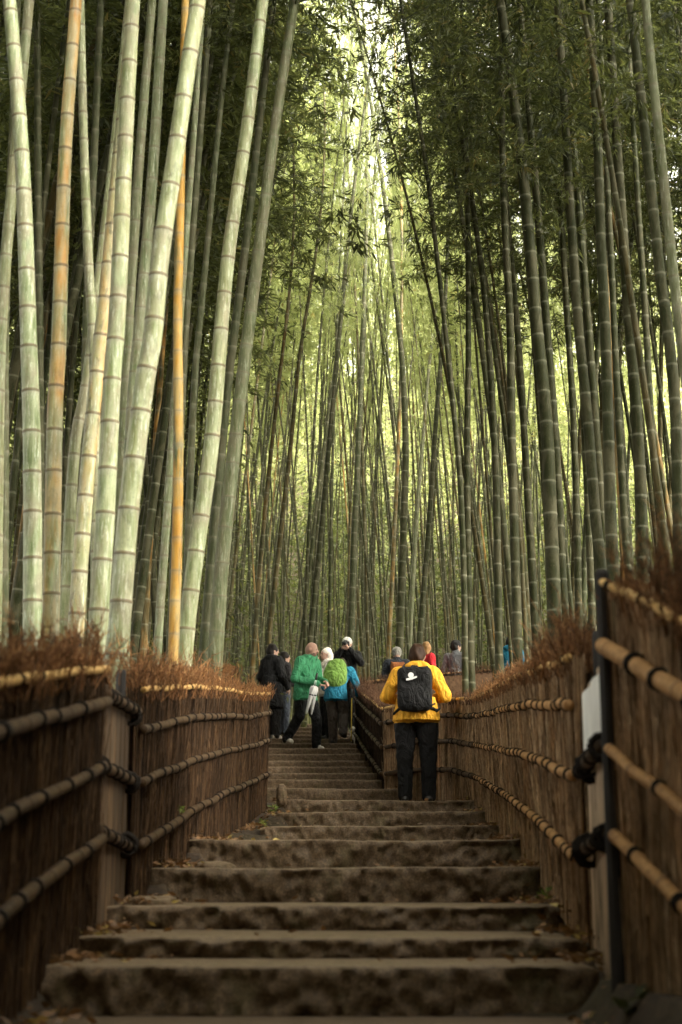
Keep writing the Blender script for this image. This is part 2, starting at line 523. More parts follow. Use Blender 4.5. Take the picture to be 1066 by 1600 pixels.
def step_mesh(w, depth, h, seed, rough):
    """hewn stone step: front at y=0, top at z=0, centred in x"""
    nx = max(24, int(w / 0.016))
    rows = [(0.0, -h)] + [(0.0, -h + h * t) for t in (0.08, 0.17, 0.26, 0.35, 0.44, 0.53, 0.62, 0.71, 0.80, 0.89)] + [(0.003, -0.007), (0.010, 0.0), (0.06, 0.0), (0.14, 0.0), (0.3, 0), (depth, 0.0), (depth, -h)]
    V, F = [], []
    for i in range(nx + 1):
        x = -w / 2 + w * i / nx
        edge = min(1.0, min(x + w / 2, w / 2 - x) / 0.10)
        for k, (y, z) in enumerate(rows):
            p = Vector((x * 4 + seed * 7.3, y * 4, z * 6 + seed))
            n1 = noise.fractal(p, 0.9, 2.1, 4)
            p2 = Vector((x * 1.3 + seed * 3.1, 0, 0))
            n2 = noise.noise(p2)
            yy, zz = y, z
            if k <= 10:
                cell = noise.cell(Vector((x * 9 + n1 * 1.5 + seed, z * 14 + n1, seed)))
                yy += -rough * (0.55 * n1 + 0.28 * cell + 0.60 * noise.fractal(Vector((x * 19 + seed, 0.3, z * 25)), 0.8, 2, 4)) + rough * 0.3
            if 10 < k < 13:
                yy += rough * 0.45 * noise.fractal(Vector((x * 14 + seed, 0, seed)), 1, 2, 3) + rough * 0.2
                zz += -abs(n1) * rough * 0.25
            if k < 16:
                zz += 0.005 * n2 * 2 - (0.012 * (1 - edge) ** 2 if k > 10 else 0)
            if 11 <= k <= 15:
                zz += 0.004 * noise.noise(Vector((x * 12, y * 12, seed)))
            V.append((x, yy + 0.03 * (1 - edge) ** 2, zz))
    m = len(rows)
    for i in range(nx):
        for k in range(m - 1):
            a = i * m + k
            F.append((a, a + m, a + m + 1, a + 1))
    F.append(tuple(range(m - 1, -1, -1)))
    F.append(tuple(nx * m + k for k in range(m)))
    return mesh_np('step', V, F)


stair = empty('stone_stairway', (0, 5.7, STEPS[0][1] - 0.3))
tag(stair, 'worn rough-hewn stone stairway climbing between the brushwood fences', None, None, 'structure')
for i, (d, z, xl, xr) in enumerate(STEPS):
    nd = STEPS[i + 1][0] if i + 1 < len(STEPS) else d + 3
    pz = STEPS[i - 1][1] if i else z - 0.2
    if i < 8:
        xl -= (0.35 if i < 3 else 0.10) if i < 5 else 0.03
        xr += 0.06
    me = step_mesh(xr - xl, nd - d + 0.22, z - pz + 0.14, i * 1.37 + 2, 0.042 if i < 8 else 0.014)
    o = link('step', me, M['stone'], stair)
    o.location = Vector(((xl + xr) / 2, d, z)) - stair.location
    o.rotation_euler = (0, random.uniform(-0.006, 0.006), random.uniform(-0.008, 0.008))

# landing in front of the lowest step
lm = step_mesh(2.7, 4.0, 0.2, 31, 0.02)
o = link('step', lm, M['stone'], stair)
o.location = Vector((-0.1, 1.9, STEPS[0][1] - 0.17)) - stair.location

# ------------------------------------------------------------------ bamboo culms


def catmull(P, n):
    P = [Vector(p) for p in P]
    P = [P[0] * 2 - P[1]] + P + [P[-1] * 2 - P[-2]]
    out = []
    seg = len(P) - 3
    for k in range(n + 1):
        u = k / n * seg
        i = min(int(u), seg - 1)
        t = u - i
        a, b, c, d = P[i:i + 4]
        out.append(0.5 * ((2 * b) + (c - a) * t + (2 * a - 5 * b + 4 * c - d) * t * t + (3 * b - a - 3 * c + d) * t ** 3))
    return out


def culm_mesh(path, r0, r1, sides=12, spacing=0.28, seed=0, detail=True, bulge=1.0, base_short=True, caps=False):
    """bamboo stem along path (list of Vector); real ridges at the nodes"""
    rnd = random.Random(seed)
    P = np.array([tuple(p) for p in path])
    seg = np.linalg.norm(np.diff(P, axis=0), axis=1)
    S = np.concatenate([[0], np.cumsum(seg)])
    L = S[-1]
    nodes = []
    s = rnd.uniform(0.04, spacing * 0.6)
    while s < L:
        nodes.append(s)
        f = min(1.0, 0.62 + s / 4.0) if base_short else 1.0
        s += spacing * f * rnd.uniform(0.9, 1.1)
    rings = [(0.0, 1.0, 0.2)]
    for i, q in enumerate(nodes):
        if detail:
            pat = [(-0.055, 1.0), (-0.012, 1.012), (-0.005, 1.05), (0.0015, 1.055), (0.008, 1.0), (0.04, 0.99)]
        else:
            pat = [(-0.05, 1.0), (-0.006, 1.03), (0.006, 1.03), (0.02, 1.0)]
        for off, m in pat:
            rings.append((q + off, 1 + (m - 1) * bulge, off))
        nq = nodes[i + 1] if i + 1 < len(nodes) else L
        rings.append(((q + nq) / 2, 1.0, 0.2))
    rings = [r for r in rings if 0 <= r[0] < L] + [(L, 1.0, 0.2)]
    rings.sort()
    ss = np.array([r[0] for r in rings])
    C = np.stack([np.interp(ss, S, P[:, k]) for k in range(3)], 1)
    T = np.gradient(C, axis=0)
    bad = np.linalg.norm(T, axis=1) < 1e-9
    T[bad] = (P[-1] - P[0])
    T /= np.linalg.norm(T, axis=1)[:, None]
    main = (P[-1] - P[0]); main = main / np.linalg.norm(main)
    ref = np.array([0, 0, 1.0]) if abs(main[2]) < 0.7 else np.array([0, 1.0, 0])
    U = np.cross(T, ref); U /= np.linalg.norm(U, axis=1)[:, None]
    W = np.cross(T, U)
    R = (r0 + (r1 - r0) * (ss / L) ** 1.1) * np.array([r[1] for r in rings])
    ang = np.linspace(0, 2 * PI, sides, endpoint=False)
    V = C[:, None, :] + R[:, None, None] * (np.cos(ang)[None, :, None] * U[:, None, :] + np.sin(ang)[None, :, None] * W[:, None, :])
    n = len(ss)
    idx = np.arange(n * sides).reshape(n, sides)
    a = idx[:-1]; b = idx[1:]
    F = np.stack([a, np.roll(a, -1, 1), np.roll(b, -1, 1), b], -1).reshape(-1, 4)
    nodev = np.repeat(np.abs(np.array([r[2] for r in rings])), sides)
    blw = np.repeat(np.array([1.0 if -0.02 < r[2] < -0.001 else 0.0 for r in rings]), sides)
    along = np.repeat(ss, sides)
    V = V.reshape(-1, 3)
    if caps:
        Fl = [tuple(int(i) for i in f) for f in F] + [tuple(range(sides - 1, -1, -1)), tuple(int(i) for i in idx[-1])]
        return mesh_np('culm', V, Fl, True, {'node': nodev, 'along': along, 'blw': blw})
    return mesh_np('culm', V, F, True, {'node': nodev, 'along': along, 'blw': blw})


def leaf_quads(base, direc, length, width, rng):
    """lanceolate leaves as rhombic blades: base (n,3), direc unit (n,3)"""
    n = len(base)
    r = rng.normal(size=(n, 3)); r[:, 2] += 0.6
    side = np.cross(direc, r); side /= (np.linalg.norm(side, axis=1)[:, None] + 1e-9)
    nor = np.cross(side, direc)
    mid = base + direc * (length * 0.38)[:, None]
    tip = base + direc * length[:, None] + nor * (length * rng.uniform(-0.15, 0.15, n))[:, None]
    V = np.stack([base, mid + side * (width / 2)[:, None], tip, mid - side * (width / 2)[:, None]], 1)
    return V.reshape(-1, 3)


def crown_mesh(seed, L=8.0, nb=64, rad=1.5, clusters=9, per=12, ls=1.0, twigs=True, start=0.0, lw=1.0):
    """feathery bamboo crown: drooping side branches off a stem running up local z"""
    rng = np.random.default_rng(seed)
    Vs, rn = [], []
    BV, BF = [], []
    for b in range(nb):
        t = (b + rng.uniform(0, 1)) / nb
        az = b * 2.4 + rng.normal(0, 0.5)
        ln = rad * (1.12 - 0.72 * t) * min(1.0, 0.55 + t * 3) * rng.uniform(0.55, 1.2)
        el0 = rng.uniform(0.25, 0.9)
        dirh = np.array([math.cos(az), math.sin(az), 0])
        npt = 6
        pts = [np.array([0, 0, t * L])]
        el = el0
        for k in range(npt):
            stp = ln / npt
            pts.append(pts[-1] + stp * (dirh * math.cos(el) + np.array([0, 0, math.sin(el)])))
            el -= rng.uniform(0.18, 0.36)
        pts = np.array(pts)
        if twigs:
            for k in range(0, npt, 2):
                a, c = pts[k], pts[min(k + 2, npt)]
                w = 0.010 * (1 - k / npt * 0.7)
                i0 = len(BV)
                pr = np.cross(c - a, [0, 0, 1.0]); pr = pr / (np.linalg.norm(pr) + 1e-6)
                up = np.cross(pr, c - a); up = up / (np.linalg.norm(up) + 1e-6)
                for q in (a, c):
                    for (cx, cy) in ((1, -0.5), (-1, -0.5), (0, 1)):
                        BV.append(q + w * (pr * cx + up * cy) * 0.6)
                for j in range(3):
                    BF.append((i0 + j, i0 + (j + 1) % 3, i0 + 3 + (j + 1) % 3, i0 + 3 + j))
        for c in range(clusters):
            u = rng.uniform(0.18, 1.0) * npt
            i = min(int(u), npt - 1)
            p = pts[i] + (pts[i + 1] - pts[i]) * (u - i)
            tw = rng.normal(size=3); tw[2] = tw[2] * 0.5 - 0.1
            tw = tw / np.linalg.norm(tw) * rng.uniform(0.08, 0.34)
            n = max(3, int(per * rng.uniform(0.6, 1.4)))
            f = rng.uniform(0.2, 1.05, n)
            base = p + tw[None, :] * f[:, None] + rng.normal(0, 0.02, (n, 3))
            dr = tw[None, :] / np.linalg.norm(tw) * 0.8 + rng.normal(0, 0.55, (n, 3)) + np.array([0, 0, -0.45])
            dr /= np.linalg.norm(dr, axis=1)[:, None]
            ll = rng.uniform(0.07, 0.135, n) * ls
            Vs.append(leaf_quads(base, dr, ll, ll * rng.uniform(0.15, 0.22, n) * lw, rng))
            rn.append(np.repeat(np.clip(rng.normal(0.45, 0.22) + rng.normal(0, 0.16, n), 0, 1), 4))
    V = np.concatenate(Vs); R = np.concatenate(rn)
    F = np.arange(len(V)).reshape(-1, 4)
    if BV:
        off = len(V)
        V = np.concatenate([V, np.array(BV)])
        R = np.concatenate([R, np.full(len(BV), 0.1)])
        F = np.concatenate([F, np.array(BF) + off])
    return mesh_np('crown', V, F, False, {'rnd': R})


CROWN_NEAR = [crown_mesh(100 + i, L=8.0, nb=50, rad=1.5, clusters=9, per=12) for i in range(5)]
CROWN_MID = [crown_mesh(200 + i, L=8.5, nb=48, rad=1.5, clusters=9, per=9, ls=1.35, lw=1.05) for i in range(5)]
for me in CROWN_NEAR + CROWN_MID:
    me.materials.append(M['leaf'])
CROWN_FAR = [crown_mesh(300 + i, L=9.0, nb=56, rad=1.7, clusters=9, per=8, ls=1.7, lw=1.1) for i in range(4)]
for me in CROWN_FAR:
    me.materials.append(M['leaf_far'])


def place_crown(root, p, tang, me, sc=1.0, spin=None):
    c = link('crown', me, None, root)
    c.location = Vector(p) - root.location
    q = Vector((0, 0, 1)).rotation_difference(Vector(tang).normalized())
    c.rotation_mode = 'QUATERNION'
    c.rotation_quaternion = q @ Quaternion((0, 0, 1), random.uniform(0, 6.28) if spin is None else spin)
    c.scale = (sc, sc, sc)
    return c


def traced_bamboo(label, d, w, pts, pale, stain, group, H=13.5, zc=7.0, lean_y=0.0, crown=None, sides=14, wtop=None, arch=0.5):
    """culm whose lower run passes the photo points pts (bottom first) at depth d; w: width in px at its foot"""
    ip = [at(x, y, d) for x, y in pts]
    for p in ip:
        p.y += lean_y * (p.z - ip[0].z)
    base = ip[0].copy()
    t0 = (ip[1] - ip[0]).normalized()
    g = gz(base.x, base.y) - 0.05
    if base.z > g + 0.02:
        foot = base - t0 * ((base.z - g) / max(0.5, t0.z))
        foot.x = base.x + (foot.x - base.x) * 0.7
        ip = [foot] + ip
    path = catmull(ip, 8 * len(ip))
    tang = (path[-1] - path[-4]).normalized()
    top = path[-1].copy()
    zt = gz(base.x, base.y) + H
    px = -1 if base.x > 0 else 1
    while top.z < zt:
        tang = (tang + Vector((px * 0.012 * arch, -0.004 * arch, 0))).normalized()
        top = top + tang * 0.3
        path.append(top.copy())
    r0 = w * pxm(pts[0][1], d) / 2 * (0.8 if d > 22 else 1.0)
    root = empty('bamboo', ip[0])
    tag(root, label, 'bamboo', group)
    loc = [p - root.location for p in path]
    o = link('culm', culm_mesh(loc, r0, r0 * 0.30, sides, 0.285 * (r0 / 0.065) ** 0.4, seed=int(abs(pts[0][0]) * 7 + d * 13)), M['culm'], root)
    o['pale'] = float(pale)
    o['stain'] = float(stain)
    zc = zc + gz(base.x, base.y)
    i = next((k for k, p in enumerate(path) if p.z > zc), len(path) - 5)
    i = min(i, len(path) - 4)
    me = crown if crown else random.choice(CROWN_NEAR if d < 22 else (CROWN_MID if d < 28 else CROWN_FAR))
    cl = (path[-1] - path[i]).length
    c = place_crown(root, path[i], path[-1] - path[i], me, 1.0)
    sx = 0.55 if 24 < d < 29 else (0.3 if d > 29 and 530 < pts[-1][0] < 645 else 1.0)
    c.scale = (sx, sx, max(0.6, cl / 8.0))
    return root


GL = 'pale thick culms behind the weathered fence'
LEFT = [
    ('smooth pale grey-green bamboo bowing outward near the frame edge', 9.6, 33, [(51, 965), (50, 700), (45, 533), (35, 250), (15, 0)], 0.92, 0.0),
    ('green bamboo half hidden behind the smooth pale grey-green one', 10.6, 24, [(-8, 960), (-2, 600), (8, 420), (25, 230), (46, 0)], 0.62, 0.1),
    ('orange-streaked old bamboo standing over the highest brush top', 9.7, 30, [(80, 950), (86, 650), (92, 533), (102, 240), (119, 0)], 0.85, 1.0),
    ('thin green bamboo crossing behind the orange-streaked culm', 10.8, 19, [(150, 760), (146, 533), (138, 400), (130, 180), (126, 0)], 0.70, 0.0),
    ('slim green bamboo slanting between the orange-streaked and cream culms', 11.0, 21, [(103, 930), (117, 700), (135, 600), (157, 420), (182, 200), (200, 20)], 0.66, 0.05),
    ('cream bamboo with orange stains beside the stout grey-green one', 9.9, 28, [(120, 965), (136, 750), (155, 550), (168, 430), (185, 250), (203, 60)], 0.95, 0.75),
    ('stout grey-green scuffed bamboo rising straight behind the fence panel', 9.4, 34, [(152, 1000), (165, 800), (175, 600), (184, 480), (197, 200), (208, 0)], 0.90, 0.12),
    ('dark green bamboo close behind the stout grey-green one', 11.5, 22, [(180, 900), (194, 650), (201, 500), (218, 250), (238, 0)], 0.48, 0.0),
    ('olive bamboo partly hidden behind the thickest pale culm', 11.2, 24, [(195, 940), (207, 650), (222, 475), (240, 250), (254, 20)], 0.50, 0.0),
    ('thickest pale green bamboo with whitish streaks leaning over the path', 8.9, 38, [(178, 1050), (187, 975), (201, 800), (226, 600), (238, 533), (251, 400), (273, 250), (291, 125), (310, 0)], 0.93, 0.08),
    ('bright amber yellow dead bamboo standing upright among green culms', 11.0, 19, [(272, 1000), (277, 850), (279, 650), (278, 500), (281, 350), (286, 150), (290, 0)], 0.30, 1.5),
    ('pale bamboo with dark rings leaning toward the path beyond the amber one', 11.3, 29, [(288, 1025), (305, 875), (330, 700), (347, 500), (360, 375), (386, 200), (411, 0)], 0.86, 0.12),
    ('shaded grey-green leaning bamboo nearest the stairs in the leaning row', 13.4, 26, [(336, 1040), (350, 850), (375, 625), (400, 425), (430, 200), (461, 0)], 0.40, 0.05),
    ('slim pale green bamboo rising low beside the amber culm', 13.0, 15, [(249, 975), (258, 850), (268, 700), (283, 480), (300, 250), (318, 0)], 0.55, 0.0),
    ('dark green bamboo at the frame edge behind the bowed pale one', 12.0, 18, [(5, 1010), (7, 700), (8, 500), (20, 200), (28, 0)], 0.22, 0.0),
    ('nearly black bamboo right of the bowed pale culm', 13.0, 17, [(62, 960), (62, 600), (60, 300), (58, 0)], 0.10, 0.0),  # low paleness from here down puts the back culms' shade into colour
    ('dim bamboo seen between the orange-streaked and stout culms', 13.0, 18, [(128, 950), (136, 500), (147, 250), (158, 0)], 0.16, 0.0),
    ('dim bamboo just right of the thickest pale culm', 13.5, 17, [(268, 1000), (285, 600), (297, 420), (320, 120), (330, 0)], 0.15, 0.0),
    ('dim slanting bamboo before the pale dark-ringed culm', 13.8, 14, [(290, 980), (303, 620), (318, 450), (348, 140), (365, 0)], 0.20, 0.0),
    ('dark bamboo half behind the dark-ringed pale culm', 14.0, 18, [(318, 1030), (352, 640), (382, 400), (405, 200), (428, 0)], 0.14, 0.0),
]
for lab, d, w, pts, pale, stain in LEFT:
    traced_bamboo(lab, d, w, pts, pale, stain, GL, H=random.uniform(12.5, 14.5), zc=random.uniform(7.0, 8.0), arch=0.3)

GR = 'dark culms behind the tall-post fence'
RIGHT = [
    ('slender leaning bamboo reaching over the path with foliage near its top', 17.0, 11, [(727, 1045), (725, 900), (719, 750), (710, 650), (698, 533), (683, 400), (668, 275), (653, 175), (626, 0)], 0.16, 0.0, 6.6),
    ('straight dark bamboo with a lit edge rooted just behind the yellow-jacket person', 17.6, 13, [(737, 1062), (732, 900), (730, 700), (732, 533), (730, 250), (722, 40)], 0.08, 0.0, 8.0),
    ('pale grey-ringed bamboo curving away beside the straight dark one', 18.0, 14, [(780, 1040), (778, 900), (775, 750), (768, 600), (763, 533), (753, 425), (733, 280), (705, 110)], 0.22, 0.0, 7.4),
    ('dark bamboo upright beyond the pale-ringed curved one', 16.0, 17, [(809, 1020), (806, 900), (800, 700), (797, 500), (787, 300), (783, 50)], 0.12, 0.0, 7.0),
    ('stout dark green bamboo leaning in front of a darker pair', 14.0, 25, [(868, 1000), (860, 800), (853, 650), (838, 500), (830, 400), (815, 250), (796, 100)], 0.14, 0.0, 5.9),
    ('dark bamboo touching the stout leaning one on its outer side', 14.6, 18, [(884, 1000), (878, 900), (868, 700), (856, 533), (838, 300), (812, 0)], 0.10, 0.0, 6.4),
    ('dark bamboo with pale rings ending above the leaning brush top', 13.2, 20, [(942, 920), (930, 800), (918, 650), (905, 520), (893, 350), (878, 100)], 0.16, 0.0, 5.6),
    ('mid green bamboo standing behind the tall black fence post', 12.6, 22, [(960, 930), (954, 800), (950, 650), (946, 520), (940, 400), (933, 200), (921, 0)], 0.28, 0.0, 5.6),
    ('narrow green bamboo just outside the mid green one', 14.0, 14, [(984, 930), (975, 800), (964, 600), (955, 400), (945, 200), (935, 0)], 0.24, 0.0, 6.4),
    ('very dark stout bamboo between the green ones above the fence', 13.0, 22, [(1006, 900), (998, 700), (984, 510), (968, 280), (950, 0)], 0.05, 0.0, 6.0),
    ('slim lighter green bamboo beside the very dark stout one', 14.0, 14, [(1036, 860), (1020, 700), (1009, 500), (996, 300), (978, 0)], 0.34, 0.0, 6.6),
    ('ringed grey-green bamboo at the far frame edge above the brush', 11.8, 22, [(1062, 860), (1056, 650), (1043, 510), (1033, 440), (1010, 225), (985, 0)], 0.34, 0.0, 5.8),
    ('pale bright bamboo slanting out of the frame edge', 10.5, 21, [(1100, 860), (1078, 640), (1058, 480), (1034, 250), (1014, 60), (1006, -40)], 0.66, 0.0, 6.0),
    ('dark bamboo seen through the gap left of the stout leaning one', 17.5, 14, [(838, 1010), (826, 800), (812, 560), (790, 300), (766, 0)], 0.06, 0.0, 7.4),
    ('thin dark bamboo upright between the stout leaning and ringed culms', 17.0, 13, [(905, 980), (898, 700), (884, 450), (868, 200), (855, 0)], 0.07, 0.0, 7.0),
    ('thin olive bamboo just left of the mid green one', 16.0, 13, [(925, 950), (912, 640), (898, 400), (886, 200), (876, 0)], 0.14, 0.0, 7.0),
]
for lab, d, w, pts, pale, stain, zc in RIGHT:
    traced_bamboo(lab, d, w, pts, pale * (0.16 if pale < 0.6 else 0.6), stain, GR, H=random.uniform(12.5, 15), zc=zc, arch=0.7)  # paleness cut so the right culms carry their shade in the colour

GC = 'slim culms traced behind the walkers'
CENTRE = [
    ('orange dead bamboo standing far behind the path bend', 33, 10, [(607, 1030), (613, 900), (620, 750), (626, 600), (628, 450)], 0.1, 0.8, 9.5),
    ('dark bamboo directly beyond the orange dead one', 32, 17, [(624, 1020), (630, 850), (634, 700), (628, 560), (614, 420)], 0.05, 0.0, 9.0),
    ('dark slanting bamboo above the bald walker in green', 30, 12, [(484, 1010), (500, 850), (514, 700), (527, 560), (540, 420)], 0.05, 0.0, 8.5),
    ('dark slanting bamboo above the walker in black coat', 27, 12, [(418, 1020), (437, 850), (455, 690), (468, 560), (490, 420)], 0.05, 0.15, 8.0),
    ('rusty tinged bamboo leaning behind the pale dark-ringed row', 25, 11, [(395, 1040), (407, 880), (420, 740), (436, 600), (450, 480)], 0.03, 0.3, 8.0),
    ('grey-green bamboo rising behind the white-capped walker', 33, 14, [(548, 1010), (553, 850), (560, 700), (566, 560), (571, 420)], 0.10, 0.0, 9.0),
    ('pale lit slim bamboo leaning behind the red jacket', 36, 10, [(640, 1015), (650, 830), (660, 700), (672, 560), (690, 420)], 0.35, 0.0, 10.0),
    ('dark bamboo leaning just left of the straight lit-edge culm', 30, 12, [(655, 1010), (668, 850), (682, 650), (694, 500), (700, 380)], 0.05, 0.0, 9.0),
]
for lab, d, w, pts, pale, stain, zc in CENTRE:
    traced_bamboo(lab, d, w, pts, pale, stain, GC, H=random.uniform(16, 19) if d > 29 else 12.5, zc=zc, arch=0.3 if d > 29 else -1.2, sides=10)

# --- the rest of the thicket: shared culm meshes, one object per culm


def variant_culm(seed, H=14.0, bend=1.0):
    rnd = random.Random(seed)
    k = rnd.uniform(0.2, 1.3) * bend
    az = rnd.uniform(-0.5, 0.5)
    path = []
    for i in range(41):
        t = i / 40
        off = k * (t ** 2.2) * 1.6
        path.append(Vector((off * math.cos(az), off * math.sin(az) + 0.06 * math.sin(t * 5 + seed), t * H)))
    return culm_mesh(path, 0.055, 0.014, 9, 0.30, seed, False), path


VAR = [variant_culm(500 + i) for i in range(7)]


def path_blocked(x, y):
    if y < 33.5 and -1.9 - 0.02 * y < x < 1.75:
        return True
    if y < 7.5:
        return True
    if 26.5 < y < 33.0 and x > -2.5:          # the path turns past the bend
        return True
    if y < 18 and x > -1.5 and x < 2.4:
        return True
    return False


placed = []
for o in bpy.data.objects:
    if o.name.startswith('bamboo') and o.parent is None and o.type == 'EMPTY':
        placed.append((o.location.x, o.location.y))


def free(x, y, r):
    return all((x - a) ** 2 + (y - b) ** 2 > r * r for a, b in placed)


LAB = {
    'L': ('dim slender bamboo in the shaded thicket behind the pale thick culms', 'shaded thicket behind the pale culms'),
    'R': ('slender dark bamboo in the thicket behind the tall-post fence', 'thicket behind the tall-post fence'),
    'C': ('thin distant bamboo in the grove beyond the walkers', 'distant grove beyond the walkers'),
}
rb = random.Random(77)
THICKET = []
count = {'L': 0, 'R': 0, 'C': 0}
want = {'L': 80, 'R': 46, 'C': 165}
tries = 0
while tries < 60000 and any(count[k] < want[k] for k in want):
    tries += 1
    zone = rb.choice('LRC')
    if count[zone] >= want[zone]:
        continue
    if zone == 'L':
        y = 12.5 + 17 * rb.random() ** 0.9
        x = -rb.uniform(0.05, 0.262) * y - 0.2
        if x > -2.3: continue
    elif zone == 'R':
        y = 11.5 + 15 * rb.random() ** 0.9
        x = rb.uniform(0.08, 0.262) * y
        if x < 2.3: continue
    else:
        y = rb.uniform(30, 49)
        x = rb.uniform(-0.085, 0.125) * y if rb.random() < 0.7 else rb.uniform(-0.24, 0.24) * y
        if y < 33.2 and x > -2.3: continue
    if path_blocked(x, y) or not free(x, y, 0.42 if y < 30 else 0.5):
        continue
    placed.append((x, y))
    count[zone] += 1
    z = gz(x, y) - 0.06
    root = empty('bamboo', (x, y, z))
    c_info = {}
    tag(root, LAB[zone][0], 'bamboo', LAB[zone][1])
    THICKET.append((root, zone, c_info))
    me, path = rb.choice(VAR)
    c = link('culm', me, M['culm'], root)
    toward = PI if x > 0.3 else 0.0
    rz = toward + rb.uniform(-0.9, 0.9)
    if rb.random() < 0.25: rz += PI
    sr = rb.uniform(0.55, 1.15) if zone != 'C' else rb.uniform(0.38, 0.85)
    sh = rb.uniform(0.85, 1.15) if zone != 'C' else rb.uniform(1.1, 1.5)
    lean = rb.uniform(-0.01, 0.10) if x > 0 else rb.uniform(0.0, 0.14)
    E = Matrix.Rotation(rz, 4, 'Z') @ Matrix.Rotation(lean, 4, 'Y')
    q = E.to_quaternion()
    c.rotation_mode = 'QUATERNION'
    c.rotation_quaternion = q
    c.scale = (sr, sr, sh)
    pal = rb.random()
    c['pale'] = {'L': 0.02, 'R': 0.08, 'C': 0.05}[zone] * pal  # near-zero paleness puts the thicket's shade into the culm colour
    c['stain'] = 0.9 if rb.random() < 0.03 else (0.12 if rb.random() < 0.2 else 0.0)
    i = int(len(path) * rb.uniform(0.46, 0.60))
    def tp(p):
        return q @ Vector((p.x * sr, p.y * sr, p.z * sh))
    for p_ in path:          # where the culm crosses the row a little above the walkers
        w_ = Vector((x, y, z)) + tp(p_)
        dp = w_.y * CT + w_.z * ST
        if 800 - FPX * (w_.z * CT - w_.y * ST) / dp < 800:
            c_info.update(px=533 + FPX * w_.x / dp, thin=sr < 0.72, straw=c['stain'] > 0.5)
            break
    pc, pt = tp(path[i]), tp(path[-1])
    mid = Vector((x, y, z)) + (pc + pt) * 0.5
    scx = 1.0
    if zone == 'C': scx = 0.75
    if zone == 'L': scx = 1.3
    if -0.014 < mid.x / mid.y < 0.052:      # the strip of open sky over the path
        scx = 0.16
    cme = rb.choice(CROWN_MID if y < 30 else CROWN_FAR)
    cc = place_crown(root, Vector((x, y, z)) + pc, pt - pc, cme, 1.0, rb.uniform(0, 6.28))
    cc.scale = (scx, scx, (pt - pc).length / 8.5)

ANCH = {
    'L': [(50, 'bowed pale culm'), (85, 'orange-streaked culm'), (130, 'cream culm'), (165, 'stout grey-green culm'), (201, 'thickest pale culm'), (278, 'amber culm'), (316, 'dark-ringed pale culm'), (356, 'shaded leaning culm')],
    'R': [(730, 'straight lit-edge culm'), (776, 'pale-ringed curved culm'), (803, 'upright dark culm'), (860, 'stout leaning culm'), (930, 'ringed dark culm'), (954, 'mid green culm'), (1002, 'very dark culm')],
    'C': [(415, 'shaded fence'), (428, 'black coat'), (480, 'green jacket'), (525, 'lime pack'), (620, 'grey beanie'), (652, 'yellow jacket'), (712, 'silver jacket'), (797, 'dark blue jacket')],
}
ORD = ['nearest', 'second nearest', 'third nearest', 'fourth nearest', 'fifth nearest', 'sixth nearest', 'seventh nearest', 'eighth nearest', 'ninth nearest', 'tenth nearest', 'eleventh nearest', 'twelfth nearest', 'thirteenth nearest', 'fourteenth nearest', 'fifteenth nearest', 'sixteenth nearest', 'seventeenth nearest', 'eighteenth nearest', 'nineteenth nearest', 'twentieth nearest']
ORD += ['twenty-%s nearest' % q for q in ('first', 'second', 'third', 'fourth', 'fifth', 'sixth', 'seventh', 'eighth', 'ninth')] + ['thirtieth nearest'] + ['thirty-%s nearest' % q for q in ('first', 'second', 'third', 'fourth', 'fifth', 'sixth')]
_b = {}
for root, zone, inf in THICKET:
    if not inf: continue
    A_ = ANCH[zone]
    k = sum(1 for a in A_ if a[0] < inf['px'])
    _b.setdefault((zone, k, inf['straw'], inf['thin']), []).append(root)
for (zone, k, straw, thin), rs in _b.items():
    A_ = ANCH[zone]
    rs.sort(key=lambda r: r.location.y)
    look = ('thin ' if thin else 'thicker ') + ('straw-tinged' if straw else 'dark')
    if k == 0: where = ('outside the ' if zone == 'L' else 'toward the path from the ') + A_[0][1] if zone != 'C' else 'above the ' + A_[0][1]
    elif k == len(A_): where = 'beyond the ' + A_[-1][1]
    else: where = 'between the ' + A_[k - 1][1] + ' and the ' + A_[k][1]
    for i, r in enumerate(rs):
        r['label'] = (ORD[i] if i < len(ORD) else 'deepest-set') + ' ' + look + ' bamboo ' + where

# --- far grove that reads as one mass (beyond the countable culms) and unseen bamboo round the frame, mostly added for shade


